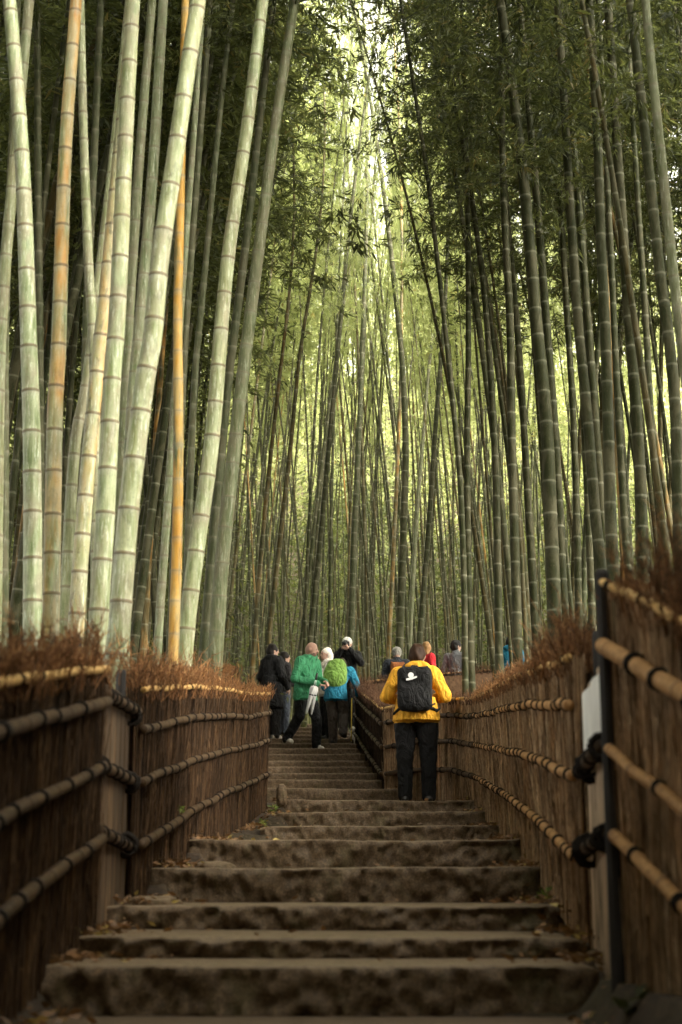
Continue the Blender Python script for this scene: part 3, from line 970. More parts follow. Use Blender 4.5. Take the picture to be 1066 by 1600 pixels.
def grove(name, spots, per_crown, ls, lw, H, crown_from, mats, label, rad=1.7, culms=True, seed=5, off_view=False):
    rng = np.random.default_rng(seed)
    Vs, Rs, Fs = [], [], []
    CV, CF = [], []
    for sp in spots:
        x, y = sp[:2]
        g = gz(x, y)
        h = H * rng.uniform(0.8, 1.2)
        lx, ly = rng.normal(0, 0.06) + (sp[2] if len(sp) > 2 else 0.0), rng.normal(0, 0.05)
        n = int(per_crown * rng.uniform(0.7, 1.3))
        t = crown_from + (1 - crown_from) * rng.uniform(0, 1, n) ** 1.1
        rr = rad * (1.15 - 0.8 * (t - crown_from) / (1 - crown_from)) * np.sqrt(rng.uniform(0, 1, n))
        nc = 26
        cl_t = rng.uniform(crown_from, 1, nc); cl_a = rng.uniform(0, 6.28, nc)
        pick = rng.integers(0, nc, n)
        a = cl_a[pick] + rng.normal(0, 0.35, n)
        t = np.clip(cl_t[pick] + rng.normal(0, 0.022, n), 0, 1)
        rr = rad * (1.2 - 0.75 * t) * np.clip(rng.normal(0.6, 0.28, n), 0, 1.3)
        base = np.stack([x + lx * t * h + rr * np.cos(a), y + ly * t * h + rr * np.sin(a), g + t * h + 0.25 * rr * 0.4 - 0.12 * rr ** 2], 1)
        dr = np.stack([np.cos(a) * 0.6, np.sin(a) * 0.6, np.full(n, -0.5)], 1) + rng.normal(0, 0.6, (n, 3))
        dr /= np.linalg.norm(dr, axis=1)[:, None]
        if off_view:          # unseen shade bamboo: leaves that would enter the view are dropped
            dep = base[:, 1] * CT + base[:, 2] * ST
            keep = (dep < 0.5) | (np.abs(base[:, 0]) > 0.262 * dep) | ((base[:, 2] * CT - base[:, 1] * ST) > 0.40 * dep)
            base, dr = base[keep], dr[keep]
            n = len(base)
        ll = rng.uniform(0.08, 0.14, n) * ls
        Vs.append(leaf_quads(base, dr, ll, ll * rng.uniform(0.18, 0.26, n) * lw, rng))
        Rs.append(np.repeat(np.clip(rng.normal(0.5, 0.2) + rng.normal(0, 0.15, n), 0, 1), 4))
        if culms:
            r = 0.04 * rng.uniform(0.7, 1.2)
            i0 = len(CV)
            for k in range(4):
                tt = k / 3
                for j in range(5):
                    an = j * 2 * PI / 5
                    CV.append((x + lx * tt * h + r * (1 - 0.7 * tt) * math.cos(an), y + ly * tt * h + r * (1 - 0.7 * tt) * math.sin(an), g + tt * h - 0.05))
            for k in range(3):
                for j in range(5):
                    CF.append((i0 + k * 5 + j, i0 + k * 5 + (j + 1) % 5, i0 + (k + 1) * 5 + (j + 1) % 5, i0 + (k + 1) * 5 + j))
    V = np.concatenate(Vs); R = np.concatenate(Rs); F = np.arange(len(V)).reshape(-1, 4)
    nl = len(F)
    if CV:
        F = np.concatenate([F, np.array(CF) + len(V)])
        V = np.concatenate([V, np.array(CV)])
        R = np.concatenate([R, np.full(len(CV), 0.3)])
    me = mesh_np(name, V, F, False, {'rnd': R, 'node': np.full(len(V), 0.2), 'along': np.full(len(V), 3.0)})
    for m in mats:
        me.materials.append(m)
    mi = np.zeros(len(F), dtype=np.int32); mi[nl:] = 1
    me.polygons.foreach_set('material_index', mi)
    o = link(name, me)
    o['pale'] = 0.0; o['stain'] = 0.0
    tag(o, label, 'bamboo forest', None, 'stuff')
    return o


rg = random.Random(3)
far = []
while len(far) < 420:
    y = 57 + 48 * rg.random() ** 1.2
    x = rg.uniform(-0.30, 0.30) * y
    far.append((x, y))
grove('bamboo_forest', far, 560, 2.6, 1.2, 15.0, 0.22, [M['leaf_far'], M['culm']], 'hazy mass of far bamboo filling the gaps beyond the grove', rad=2.2)
sidew = []
while len(sidew) < 340:
    y = rg.uniform(-16, 46)
    if y > 7:
        x = rg.choice([-1, 1]) * (0.27 * y + rg.uniform(2.0, 10.0))
        if x > 0 and y < 22 and rg.random() < 0.55: continue
    elif rg.random() < 0.6:
        x = -rg.uniform(3.4, 11.0)
    else:
        x = rg.uniform(4.0, 14.0)
        if y > -2: continue
    sidew.append((x, y))
# unseen arching culms added to cut sky light, with a slot for the sun
for k in range(420):
    y = rg.uniform(-16, 6.8)
    if rg.random() < 0.45:
        if y > -3 and rg.random() < 0.75: continue
        sidew.append((-rg.uniform(3.2, 5.0), y, rg.uniform(0.05, 0.40) if y < -2 else rg.uniform(0, 0.12)))
    else:
        x = rg.uniform(3.2, 16.0)
        ln = -rg.uniform(0.05, 0.38) if x < 6 else 0.0
        if abs(y - (8.2 - 0.78 * x)) < 2.6 or (ln and any(abs(y - (8.2 - 0.78 * q)) < 2.4 for q in (x, x - 2, x - 4))):
            continue
        sidew.append((x, y, ln))
grove('bamboo_thicket_and_shade', sidew, 560, 3.2, 1.5, 14.0, 0.46, [M['leaf'], M['culm']], 'unseen bamboo thicket beside the path, with arching culms added for shade', rad=1.9, seed=8, off_view=True)
tall = []  # unseen crowns added to keep the sun off the grove tops
while len(tall) < 22:
    tall.append((rg.uniform(7.0, 14.0), rg.uniform(-4, 9.0)))
grove('bamboo_sun_screen', tall, 620, 3.4, 1.5, 22.0, 0.76, [M['leaf'], M['culm']], 'unseen tall bamboo added so its high crowns block the sun', rad=2.4, seed=12, off_view=True)
high = []  # added out of view to shade the right and centre culms
while len(high) < 85:
    y = rg.uniform(15, 38)
    high.append((0.27 * y + rg.uniform(1.5, 12.0), y))
grove('bamboo_shade_screen', high, 620, 3.2, 1.5, 20.0, 0.42, [M['leaf'], M['culm']], 'tall bamboo added beyond the frame to shade the grove', rad=2.2, seed=16, off_view=True)
floor_ = []
while len(floor_) < 170:
    y = rg.uniform(51.5, 64)
    floor_.append((rg.uniform(-0.27, 0.27) * y, y))
grove('undergrowth', floor_, 800, 2.0, 1.3, 8.0, 0.0, [M['leaf'], M['culm']], 'low green undergrowth at the back of the distant grove', rad=1.5, culms=False, seed=13)
back = []
while len(back) < 70:
    y = rg.uniform(27, 34)
    back.append((-rg.uniform(0.10, 0.27) * y, y))
grove('undergrowth', back, 1150, 1.5, 1.2, 13.0, 0.0, [M['leaf'], M['culm']], 'dark leafy undergrowth closing the shaded thicket', rad=1.5, culms=False, seed=15)
stand = []
while len(stand) < 80:
    y = rg.uniform(46, 56)
    stand.append((rg.uniform(-0.10, 0.16) * y, y))
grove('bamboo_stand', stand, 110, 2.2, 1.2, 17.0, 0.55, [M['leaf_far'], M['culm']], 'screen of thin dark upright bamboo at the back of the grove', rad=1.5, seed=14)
low = []  # unseen young bamboo added to shade the left fence and steps
while len(low) < 170:
    y = rg.uniform(-9, 8)
    if rg.random() < 0.55:
        x = rg.uniform(2.5, 4.2)
        if y > 6.8: continue
    elif y < 6.5:
        x = -rg.uniform(3.8, 5.2)
    else:
        continue
    low.append((x, y))
for k in range(70):  # more of it, added to cut low sky light from the right
    low.append((rg.uniform(7.8, 13.0), rg.uniform(-8, 7)))
grove('undergrowth', low, 640, 2.2, 1.4, 4.2, 0.02, [M['leaf'], M['culm']], 'unseen leafy bamboo added beside the lowest steps to shade the fences', rad=0.8, seed=9, off_view=True)
rear = []  # unseen wood added to cut the sky light from behind
while len(rear) < 230:
    y = -rg.uniform(13, 34)
    x = rg.uniform(-26, 26)
    rear.append((x, y))
grove('bamboo_wood', rear, 420, 4.2, 1.4, 13.0, 0.03, [M['leaf'], M['culm']], 'bamboo wood the path comes up from behind the viewer', rad=2.0, seed=10)

# ------------------------------------------------------------------ brushwood fences
TORUS = None


def torus_mesh(R=1.0, r=0.2, n=10, m=5):
    V, F = [], []
    for i in range(n):
        a = 2 * PI * i / n
        for j in range(m):
            b = 2 * PI * j / m
            V.append(((R + r * math.cos(b)) * math.cos(a), (R + r * math.cos(b)) * math.sin(a), r * math.sin(b) * 1.6))
    for i in range(n):
        for j in range(m):
            F.append((i * m + j, ((i + 1) % n) * m + j, ((i + 1) % n) * m + (j + 1) % m, i * m + (j + 1) % m))
    me = mesh_np('rope_tie', V, F)
    me.materials.append(M['rope'])
    return me


TORUS = torus_mesh()


def polyline(P, step):
    """resample list of Vector by arclength"""
    A = np.array([tuple(p) for p in P])
    S = np.concatenate([[0], np.cumsum(np.linalg.norm(np.diff(A[:, :2], axis=0), axis=1))])
    n = max(2, int(S[-1] / step))
    s = np.linspace(0, S[-1], n + 1)
    return np.stack([np.interp(s, S, A[:, k]) for k in range(A.shape[1])], 1), s


def sticks_mesh(name, B, T, r, rnd, rng, sides=3, taper=0.75):
    """thin sticks from B (n,3) to T (n,3)"""
    n = len(B)
    D = T - B
    D /= np.linalg.norm(D, axis=1)[:, None]
    ref = rng.normal(size=(n, 3))
    U = np.cross(D, ref); U /= np.linalg.norm(U, axis=1)[:, None]
    W = np.cross(D, U)
    Vb, Vt = [], []
    for j in range(sides):
        a = 2 * PI * j / sides
        o = math.cos(a) * U + math.sin(a) * W
        Vb.append(B + o * r[:, None]); Vt.append(T + o * (r * taper)[:, None])
    V = np.stack(Vb + Vt, 1).reshape(-1, 3)
    k = 2 * sides
    i0 = (np.arange(n) * k)[:, None]
    F = []
    for j in range(sides):
        jn = (j + 1) % sides
        F.append(np.concatenate([i0 + j, i0 + jn, i0 + sides + jn, i0 + sides + j], 1))
    F = np.concatenate(F)
    return mesh_np(name, V, F, True, {'rnd': np.repeat(rnd, k)})


def bar(name, p, q, r, mat, parent, spacing=0.27, sides=9, seed=1, wob=0.006, pts=None):
    P = [Vector(a) for a in pts] if pts else [Vector(p), Vector(q)]
    A, s = polyline(P, 0.12)
    path = []
    for i, a in enumerate(A):
        w = noise.noise_vector(Vector((a[0] * 1.7, a[1] * 1.7, seed * 3.3))) * wob + noise.noise_vector(Vector((a[0] * 6, a[1] * 6, seed * 5.3))) * wob * 0.6
        path.append(Vector(a) + w - parent.location)
    o = link(name, culm_mesh(path, r, r * 0.94, sides, spacing, seed, True, 1.6, False, True), mat, parent)
    return o, path


def ties(rail, path, r, every, rng):
    S = np.concatenate([[0], np.cumsum([(path[i + 1] - path[i]).length for i in range(len(path) - 1)])])
    A = np.array([tuple(p) for p in path])
    s = every * 0.4
    while s < S[-1] - 0.03:
        p = Vector([np.interp(s, S, A[:, k]) for k in range(3)])
        p2 = Vector([np.interp(min(s + 0.05, S[-1]), S, A[:, k]) for k in range(3)])
        p1 = Vector([np.interp(max(s - 0.05, 0), S, A[:, k]) for k in range(3)])
        for dd in ((0.0, 0.014) if rng.random() < 0.6 else (0.0, 0.013, 0.026)):
            t = link('rope_tie', TORUS, None, rail)
            t.rotation_mode = 'QUATERNION'
            t.rotation_quaternion = Vector((0, 0, 1)).rotation_difference((p2 - p1).normalized()) @ Quaternion((1, 0, 0), rng.uniform(-0.4, 0.4))
            t.location = p + (p2 - p1).normalized() * dd
            k = r * 1.08
            t.scale = (k, k, k)
        s += every * rng.uniform(0.55, 1.5)


def post(parent, x, y, z0, z1, w, mat=None, lean=0.0):
    me = bpy.data.meshes.new('post')
    n = 8
    V, F = [], []
    for k, (z, m) in enumerate(((z0, 1.0), (z1 - 0.015, 0.96), (z1, 0.80))):
        for j in range(n):
            a = 2 * PI * (j + 0.5) / n
            V.append((w / 2 * m * math.cos(a) + lean * (z - z0), w / 2 * m * math.sin(a), z))
    for k in range(2):
        for j in range(n):
            F.append((k * n + j, k * n + (j + 1) % n, (k + 1) * n + (j + 1) % n, (k + 1) * n + j))
    F.append(tuple(range(2 * n, 3 * n)))
    me.from_pydata(V, [], F)
    me.update()
    o = link('post', me, mat or M['post'], parent)
    o.location = Vector((x - parent.location.x, y - parent.location.y, 0))
    return o


def brush_fence(label, top, rails, side, stick, twig, rail_mats, radii, fringe, height=1.06, seed=1, dens=150, tie=0.34, posts=(), group='brushwood fences along the stairs', wobble=0.012):
    """top: list of Vector along the top rail; rails: offsets below it; side: +1/-1, which side of the run faces the path;
    fringe: list of (fraction, height) for the brush crest"""
    rng = np.random.default_rng(seed)
    rr = random.Random(seed)
    root = empty('brushwood_fence', (top[0].x, top[0].y, top[0].z - height))
    tag(root, label, 'fence', group)
    A, s = polyline(top, 0.02)
    L = s[-1]
    tg = np.gradient(A, axis=0); tg[:, 2] = 0
    tg /= np.linalg.norm(tg, axis=1)[:, None]
    nrm = np.stack([-tg[:, 1], tg[:, 0], np.zeros(len(A))], 1) * side      # toward the path
    # brushwood body: upright sticks, several deep
    n = int(L * dens * 7.0)
    u = rng.uniform(0, L, n)
    C = np.stack([np.interp(u, s, A[:, k]) for k in range(3)], 1)
    N = np.stack([np.interp(u, s, nrm[:, k]) for k in range(3)], 1)
    Tg = np.stack([np.interp(u, s, tg[:, k]) for k in range(3)], 1)
    dep = rng.uniform(-0.035, 0.022, n)
    zt = C[:, 2] + rng.uniform(-0.05, 0.02, n) - (rng.random(n) < 0.25) * rng.uniform(0, 0.4, n)
    zb = C[:, 2] - height - 0.10 + (rng.random(n) < 0.25) * rng.uniform(0, 0.45, n)
    B = C + N * dep[:, None]; T = B.copy()
    B[:, 2] = zb; T[:, 2] = np.maximum(zt, zb + 0.25)
    sl = rng.normal(0, wobble * 2.6, n)
    T += Tg * sl[:, None] + N * rng.normal(0, 0.008, n)[:, None]
    loc = np.array(root.location)
    me = sticks_mesh('brushwood', B - loc, T - loc, rng.uniform(0.002, 0.0055, n), np.clip(rng.normal(0.48, 0.26, n), 0, 1), rng, 3)
    o = link('brushwood', me, stick, root); o['kind'] = 'stuff'
    n2 = int(L * dens * 2.0)
    u = rng.uniform(0, L, n2)
    C = np.stack([np.interp(u, s, A[:, k]) for k in range(3)], 1)
    N = np.stack([np.interp(u, s, nrm[:, k]) for k in range(3)], 1)
    Tg = np.stack([np.interp(u, s, tg[:, k]) for k in range(3)], 1)
    B = C + N * rng.uniform(0.012, 0.032, n2)[:, None]
    B[:, 2] -= rng.uniform(0.05, height, n2)
    ln2 = rng.uniform(0.08, 0.38, n2)
    T = B + np.array([0, 0, 1.0]) * ln2[:, None] + Tg * (ln2 * rng.normal(0, 0.16, n2))[:, None] + N * (ln2 * rng.normal(0.02, 0.05, n2))[:, None]
    T[:, 2] = np.minimum(T[:, 2], C[:, 2] - 0.01)
    me = sticks_mesh('loose_twigs', B - loc, T - loc, rng.uniform(0.0015, 0.004, n2), np.clip(rng.normal(0.6, 0.3, n2), 0, 1), rng, 3, 0.5)
    o = link('loose_twigs', me, stick, root); o['kind'] = 'stuff'
    # bark backing keeps the light out
    Bk = A - nrm * 0.045
    V = []
    for p in Bk:
        V.append((p[0] - loc[0], p[1] - loc[1], p[2] - 0.05 - loc[2])); V.append((p[0] - loc[0], p[1] - loc[1], p[2] - height - 0.15 - loc[2]))
    for p in A - nrm * 0.055:
        V.append((p[0] - loc[0], p[1] - loc[1], p[2] - 0.05 - loc[2])); V.append((p[0] - loc[0], p[1] - loc[1], p[2] - height - 0.15 - loc[2]))
    m = len(A)
    F = [(2 * i, 2 * i + 1, 2 * i + 3, 2 * i + 2) for i in range(m - 1)] + [(2 * m + 2 * i, 2 * m + 2 * i + 2, 2 * m + 2 * i + 3, 2 * m + 2 * i + 1) for i in range(m - 1)]
    F += [(2 * i, 2 * i + 2, 2 * m + 2 * i + 2, 2 * m + 2 * i) for i in range(m - 1)]
    link('backing', mesh_np('backing', V, F, False), M['backing'], root)
    # crest of loose twigs
    if fringe:
        fx = np.array([f[0] for f in fringe]); fh = np.array([f[1] for f in fringe])
        nb = int(L * (240 if dens >= 100 else 150))
        u = rng.uniform(0, L, nb)
        C = np.stack([np.interp(u, s, A[:, k]) for k in range(3)], 1)
        N = np.stack([np.interp(u, s, nrm[:, k]) for k in range(3)], 1)
        Tg = np.stack([np.interp(u, s, tg[:, k]) for k in range(3)], 1)
        h = np.interp(u / L, fx, fh) * (0.58 + 1.0 * np.array([noise.noise(Vector((q * 3.6, seed, 0))) + 0.7 * noise.noise(Vector((q * 12.0, seed, 2))) for q in u]))
        h = np.maximum(h, 0.02)
        ln = h * rng.uniform(0.35, 1.05, nb) + 0.02
        B0 = C + N * rng.normal(-0.03, 0.05, nb)[:, None] + np.array([0, 0, 1.0]) * (-0.05 + rng.uniform(-0.03, 0.0, nb))[:, None]
        dr = np.stack([np.zeros(nb), np.zeros(nb), np.ones(nb)], 1) + Tg * rng.normal(0, 0.28, nb)[:, None] + N * rng.normal(0.02, 0.30, nb)[:, None]
        dr /= np.linalg.norm(dr, axis=1)[:, None]
        T0 = B0 + dr * (ln + 0.05)[:, None]
        Bs, Ts, Rs, Cs = [B0], [T0], [rng.uniform(0.0022, 0.0050, nb)], [np.clip(rng.normal(0.4, 0.2, nb), 0, 1)]
        for k in range(4):
            f = rng.uniform(0.3, 1.0, nb)
            Bk = B0 + (T0 - B0) * f[:, None]
            d2 = dr + rng.normal(0, 0.55, (nb, 3)); d2 /= np.linalg.norm(d2, axis=1)[:, None]
            Bs.append(Bk); Ts.append(Bk + d2 * (0.02 + (ln * 0.40 * rng.uniform(0.3, 1, nb)))[:, None])
            Rs.append(rng.uniform(0.0016, 0.0036, nb)); Cs.append(np.clip(rng.normal(0.55, 0.25, nb), 0, 1))
        B = np.concatenate(Bs); T = np.concatenate(Ts)
        me = sticks_mesh('brush_crest', B - loc, T - loc, np.concatenate(Rs), np.concatenate(Cs), rng, 3, 0.3)
        o = link('brush_crest', me, twig, root); o['kind'] = 'stuff'
    # bamboo rails with rope ties
    for k, off in enumerate(rails):
        P = []
        for i in range(0, len(A), 6):
            P.append(Vector(A[i]) + Vector(nrm[i]) * (0.03 + radii[k] * 0.6) + Vector((0, 0, -off)))
        r_, path = bar('rail', None, None, radii[k], rail_mats[k], root, 0.25 if k else 0.21, 9, seed * 10 + k, 0.012, pts=P)
        ties(r_, path, radii[k], tie * (1.0 if k else 1.25), rr)
    for (f, up, w, dn) in posts:
        i = min(len(A) - 1, int(f * (len(A) - 1)))
        p = A[i] - nrm[i] * 0.09
        post(root, p[0], p[1], p[2] - height - 0.2 - root.location.z, p[2] + up - root.location.z, w)
    return root


def V3(x, y, d): return at(x, y, d)


# lengths below follow the runs seen in the photograph
RO = [0.0, 0.185, 0.48, 0.80]
A_top = [at(903, 1030, 6.35), at(832, 1052, 9.0), at(806, 1062, 10.4), at(776, 1079, 12.8), at(746, 1091, 16.0)]
fA = brush_fence('long brushwood fence with straw top rail beside the yellow jacket', A_top, RO, 1, M['stick_right'], M['twig'],
                 [M['rail_new'], M['rail_brown'], M['rail_brown'], M['rail_brown']], [0.018, 0.023, 0.023, 0.024],
                 [(0, 0.30), (0.06, 0.36), (0.16, 0.22), (0.28, 0.10), (0.45, 0.10), (1, 0.09)], 1.06, 21, posts=[(0.255, 0.07, 0.05, 0), (0.6, 0.05, 0.05, 0)])
K_top = [at(746, 1091, 16.0), at(708, 1092, 17.55), at(655, 1096, 18.2), at(602, 1107, 18.9)]
brush_fence('brushwood fence crossing behind the yellow jacket person', K_top, RO, 1, M['stick_right'], M['twig_dark'],
            [M['rail_new'], M['rail_dark'], M['rail_dark'], M['rail_dark']], [0.018, 0.027, 0.027, 0.028], [(0, 0.10), (1, 0.14)], 1.12, 22, dens=90)
F_top = [at(602, 1107, 18.9), at(580, 1091, 22.0), at(566, 1080, 25.0), at(557, 1073, 27.0)]
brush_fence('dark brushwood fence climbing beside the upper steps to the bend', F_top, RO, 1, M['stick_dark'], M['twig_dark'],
            [M['rail_new'], M['rail_dark'], M['rail_dark'], M['rail_dark']], [0.018, 0.027, 0.027, 0.028], [(0, 0.16), (0.5, 0.25), (1, 0.2)], 1.12, 23, tie=0.6, dens=70)
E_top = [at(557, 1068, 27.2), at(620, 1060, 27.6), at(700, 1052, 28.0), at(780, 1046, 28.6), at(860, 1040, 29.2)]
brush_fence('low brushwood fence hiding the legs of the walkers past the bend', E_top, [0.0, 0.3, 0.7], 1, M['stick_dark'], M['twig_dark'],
            [M['rail_brown'], M['rail_dark'], M['rail_dark']], [0.02, 0.027, 0.028], [(0, 0.16), (0.5, 0.20), (1, 0.2)], 1.2, 24, tie=0.8, dens=60)
B_top = [at(1190, 1012, 3.95), at(1066, 958, 4.62), at(962, 910, 5.28)]
fB = brush_fence('tall blurred brushwood fence nearest the viewer with thick brown rails', B_top, [0.0, 0.22, 0.58, 0.86], 1, M['stick_right'], M['twig'],
                 [M['rail_new'], M['rail_brown'], M['rail_brown'], M['rail_brown']], [0.016, 0.031, 0.022, 0.024],
                 [(0, 0.5), (0.45, 0.42), (0.72, 0.26), (0.88, 0.06), (1, 0.02)], 1.30, 25, tie=0.40)
D_top = [at(212, 1077, 8.0), at(250, 1074, 8.8), at(300, 1073, 10.2), at(345, 1077, 12.0), at(385, 1084, 13.9), at(416, 1083, 15.6)]
fD = brush_fence('shaded brushwood fence with thin straw rail beside the black coat', D_top, [0.0, 0.205, 0.475, 0.80], -1, M['stick_left'], M['twig'],
                 [M['rail_new'], M['rail_dark'], M['rail_dark'], M['rail_dark']], [0.016, 0.023, 0.023, 0.025],
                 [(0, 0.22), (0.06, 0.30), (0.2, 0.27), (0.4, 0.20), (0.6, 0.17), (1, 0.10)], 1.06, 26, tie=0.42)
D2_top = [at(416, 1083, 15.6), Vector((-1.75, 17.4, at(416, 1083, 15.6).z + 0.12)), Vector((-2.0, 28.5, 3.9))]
brush_fence('shaded brushwood fence turning away past the corner stone', D2_top, RO, -1, M['stick_left'], M['twig'],
            [M['rail_dark']] * 4, [0.018, 0.027, 0.027, 0.028], [(0, 0.08), (1, 0.12)], 1.1, 27, tie=0.8, dens=45)
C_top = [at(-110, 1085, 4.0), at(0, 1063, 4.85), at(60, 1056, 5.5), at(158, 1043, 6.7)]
fC = brush_fence('dark shaded brushwood fence at the frame edge below thick pale culms', C_top, [0.0, 0.15, 0.42, 0.72], -1, M['stick_left'], M['twig'],
                 [M['rail_new'], M['rail_dark'], M['rail_dark'], M['rail_dark']], [0.018, 0.027, 0.024, 0.026],
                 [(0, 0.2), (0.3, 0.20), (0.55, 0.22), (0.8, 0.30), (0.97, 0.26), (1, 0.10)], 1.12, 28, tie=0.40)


# board panels (low closures between the fence runs)
def board_panel(label, p0, p1, ztop, zbot, zr, side, mat, nb, posts_):
    root = empty('board_panel', ((p0.x + p1.x) / 2, (p0.y + p1.y) / 2, zbot))
    tag(root, label, 'fence panel', 'board panels between the fences')
    dv = Vector((p1.x - p0.x, p1.y - p0.y, 0)); L = dv.length; dv.normalize()
    nv = Vector((-dv.y, dv.x, 0)) * side
    rz = math.atan2(dv.y, dv.x)
    rr = random.Random(nb)
    w = L / nb
    for k in range(nb):
        hw = w / 2 - 0.008
        th = 0.009 + rr.uniform(0, 0.004)
        h0, h1 = zbot - 0.3, ztop + rr.uniform(-0.02, 0.01)
        bv = 0.003
        V = []
        for z in (h0, h1):
            V += [(-hw, -th, z), (-hw + bv, -th - bv, z), (hw - bv, -th - bv, z), (hw, -th, z), (hw, th, z), (-hw, th, z)]
        F = [(i, (i + 1) % 6, 6 + (i + 1) % 6, 6 + i) for i in range(6)] + [(5, 4, 3, 2, 1, 0), (6, 7, 8, 9, 10, 11)]
        me = mesh_np('board', V, F, False)
        o = link('board', me, mat, root)
        c = Vector((p0.x, p0.y, 0)) + dv * (w * (k + 0.5)) - nv * 0.02
        o.location = Vector((c.x, c.y, 0)) - root.location
        o.rotation_euler = (0, rr.uniform(-0.006, 0.006), rz)
    for k, (za, zb_) in enumerate(zr):
        a = Vector((p0.x, p0.y, za)) + nv * 0.03; b = Vector((p1.x, p1.y, zb_)) + nv * 0.03
        r_, path = bar('rail', a, b, 0.026, M['rail_dark'], root, 0.3, 9, 70 + k, 0.004)
        ties(r_, path, 0.027, 0.22, rr)
    for (p, up, wd, off) in posts_:
        post(root, p.x + nv.x * off, p.y + nv.y * off, zbot - 0.15 - root.location.z, up - root.location.z, wd)
    return root


pa, pb = at(911, 1100, 6.3), at(950, 1100, 5.32)
gA = gz(1.0, 6.0)
zt = at(909, 1088, 6.3).z
board_panel('pale board panel with a white notice between two black posts', pa, pb, zt + 0.03, gz(1.0, 5.8) - 0.05,
            [(at(911, 1208, 6.3).z, at(950, 1166, 5.32).z), (at(911, 1332, 6.3).z, at(953, 1305, 5.32).z)], -1, M['board'], 7,
            [(pa, at(911, 987, 6.3).z, 0.058, -0.075), (pb + Vector((0.012, -0.03, 0)), at(950, 893, 5.32).z, 0.050, 0.02)])
pc, pd = at(152, 1100, 6.7), at(206, 1100, 8.0)
board_panel('dark board panel between the two dark fence runs', pc, pd, at(206, 1100, 8.0).z + 0.0, gz(-1.1, 7.3) - 0.1,
            [(at(160, 1084, 6.75).z, at(206, 1112, 8.0).z), (at(160, 1198, 6.75).z, at(206, 1222, 8.0).z), (at(160, 1300, 6.75).z, at(206, 1325, 8.0).z)], -1, M['board_left'], 7,
            [(pc, at(141, 992, 6.7).z, 0.045, -0.10), (pd, at(206, 1047, 8.0).z, 0.056, -0.06)])


def notice():
    q0 = pa + (pb - pa) * 0.03; q1 = pa + (pb - pa) * 0.90
    nv = Vector((-(pb - pa).y, (pb - pa).x, 0)).normalized() * -1
    zb = at(909, 1183, 6.3).z; ztp = zt - 0.0
    V = []
    n = 8
    for i in range(n + 1):
        p = q0 + (q1 - q0) * (i / n) + nv * (0.006 + 0.006 * math.sin(i * 1.7))
        V += [(p.x, p.y, zb), (p.x, p.y, ztp)]
    for i in range(n + 1):
        p = q0 + (q1 - q0) * (i / n) + nv * (0.004 + 0.006 * math.sin(i * 1.7))
        V += [(p.x, p.y, zb), (p.x, p.y, ztp)]
    m = 2 * (n + 1)
    F = [(2 * i, 2 * i + 2, 2 * i + 3, 2 * i + 1) for i in range(n)] + [(m + 2 * i, m + 2 * i + 1, m + 2 * i + 3, m + 2 * i + 2) for i in range(n)]
    o = link('notice_sheet', mesh_np('notice_sheet', V, F), M['paper'])
    tag(o, 'blank white notice sheet fixed on the pale board panel', 'notice')


notice()


def rope_knot(p, label, seed, size=0.05):
    """bundle of black rope turns round a rail and post crossing"""
    rr = random.Random(seed)
    V, F = [], []
    def tube(pts, r, m=5):
        i0 = len(V)
        for k, q in enumerate(pts):
            t = (pts[min(k + 1, len(pts) - 1)] - pts[max(k - 1, 0)]).normalized()
            u = t.cross(Vector((0.3, 0.5, 0.8))).normalized(); w = t.cross(u)
            for j in range(m):
                a = 2 * PI * j / m
                V.append(tuple(q + (u * math.cos(a) + w * math.sin(a)) * r))
        for k in range(len(pts) - 1):
            for j in range(m):
                F.append((i0 + k * m + j, i0 + k * m + (j + 1) % m, i0 + (k + 1) * m + (j + 1) % m, i0 + (k + 1) * m + j))
    for turn in range(5):
        ax = Vector((rr.uniform(-0.5, 0.5), rr.uniform(0.5, 1), rr.uniform(-0.6, 0.6))).normalized()
        u = ax.cross(Vector((0, 0, 1))).normalized(); w = ax.cross(u)
        c = ax * rr.uniform(-0.02, 0.02)
        tube([c + (u * math.cos(a) + w * math.sin(a)) * size * rr.uniform(0.8, 1.05) for a in np.linspace(0, 2 * PI, 13)], 0.009)
    for k in range(3):
        d = Vector((rr.uniform(-0.6, 0.3), rr.uniform(-0.4, 0.4), rr.uniform(0.2, 1.0)))
        s = Vector((rr.uniform(-1, 1), rr.uniform(-1, 1), 1)).normalized() * size * 0.8
        tube([s + d * (0.02 * j) + Vector((0, 0, -0.006 * j * j)) for j in range(5)], 0.006)
    o = link('rope_knot', mesh_np('rope_knot', V, F), M['rope'])
    o.location = p
    tag(o, label, 'rope', 'black rope knots on the fence crossings')


rope_knot(at(921, 1200, 6.0), 'black rope knot just under the white notice', 1, 0.055)
rope_knot(at(943, 1168, 5.35), 'black rope knot on the tall black post at notice height', 2, 0.05)
rope_knot(at(918, 1330, 6.1), 'black rope knot low on the pale board panel', 3, 0.06)
rope_knot(at(950, 1308, 5.35), 'black rope knot low on the tall black post', 4, 0.05)
rope_knot(at(205, 1118, 7.9), 'black rope knot high on the post of the dark panel', 5, 0.05)
rope_knot(at(203, 1222, 7.9), 'black rope knot halfway down the dark panel post', 6, 0.05)
rope_knot(at(196, 1320, 7.8), 'black rope knot near the foot of the dark panel', 7, 0.06)
rope_knot(at(152, 1196, 6.7), 'black rope knot where the dark fence meets the dark panel', 8, 0.05)

# ------------------------------------------------------------------ small things on the ground


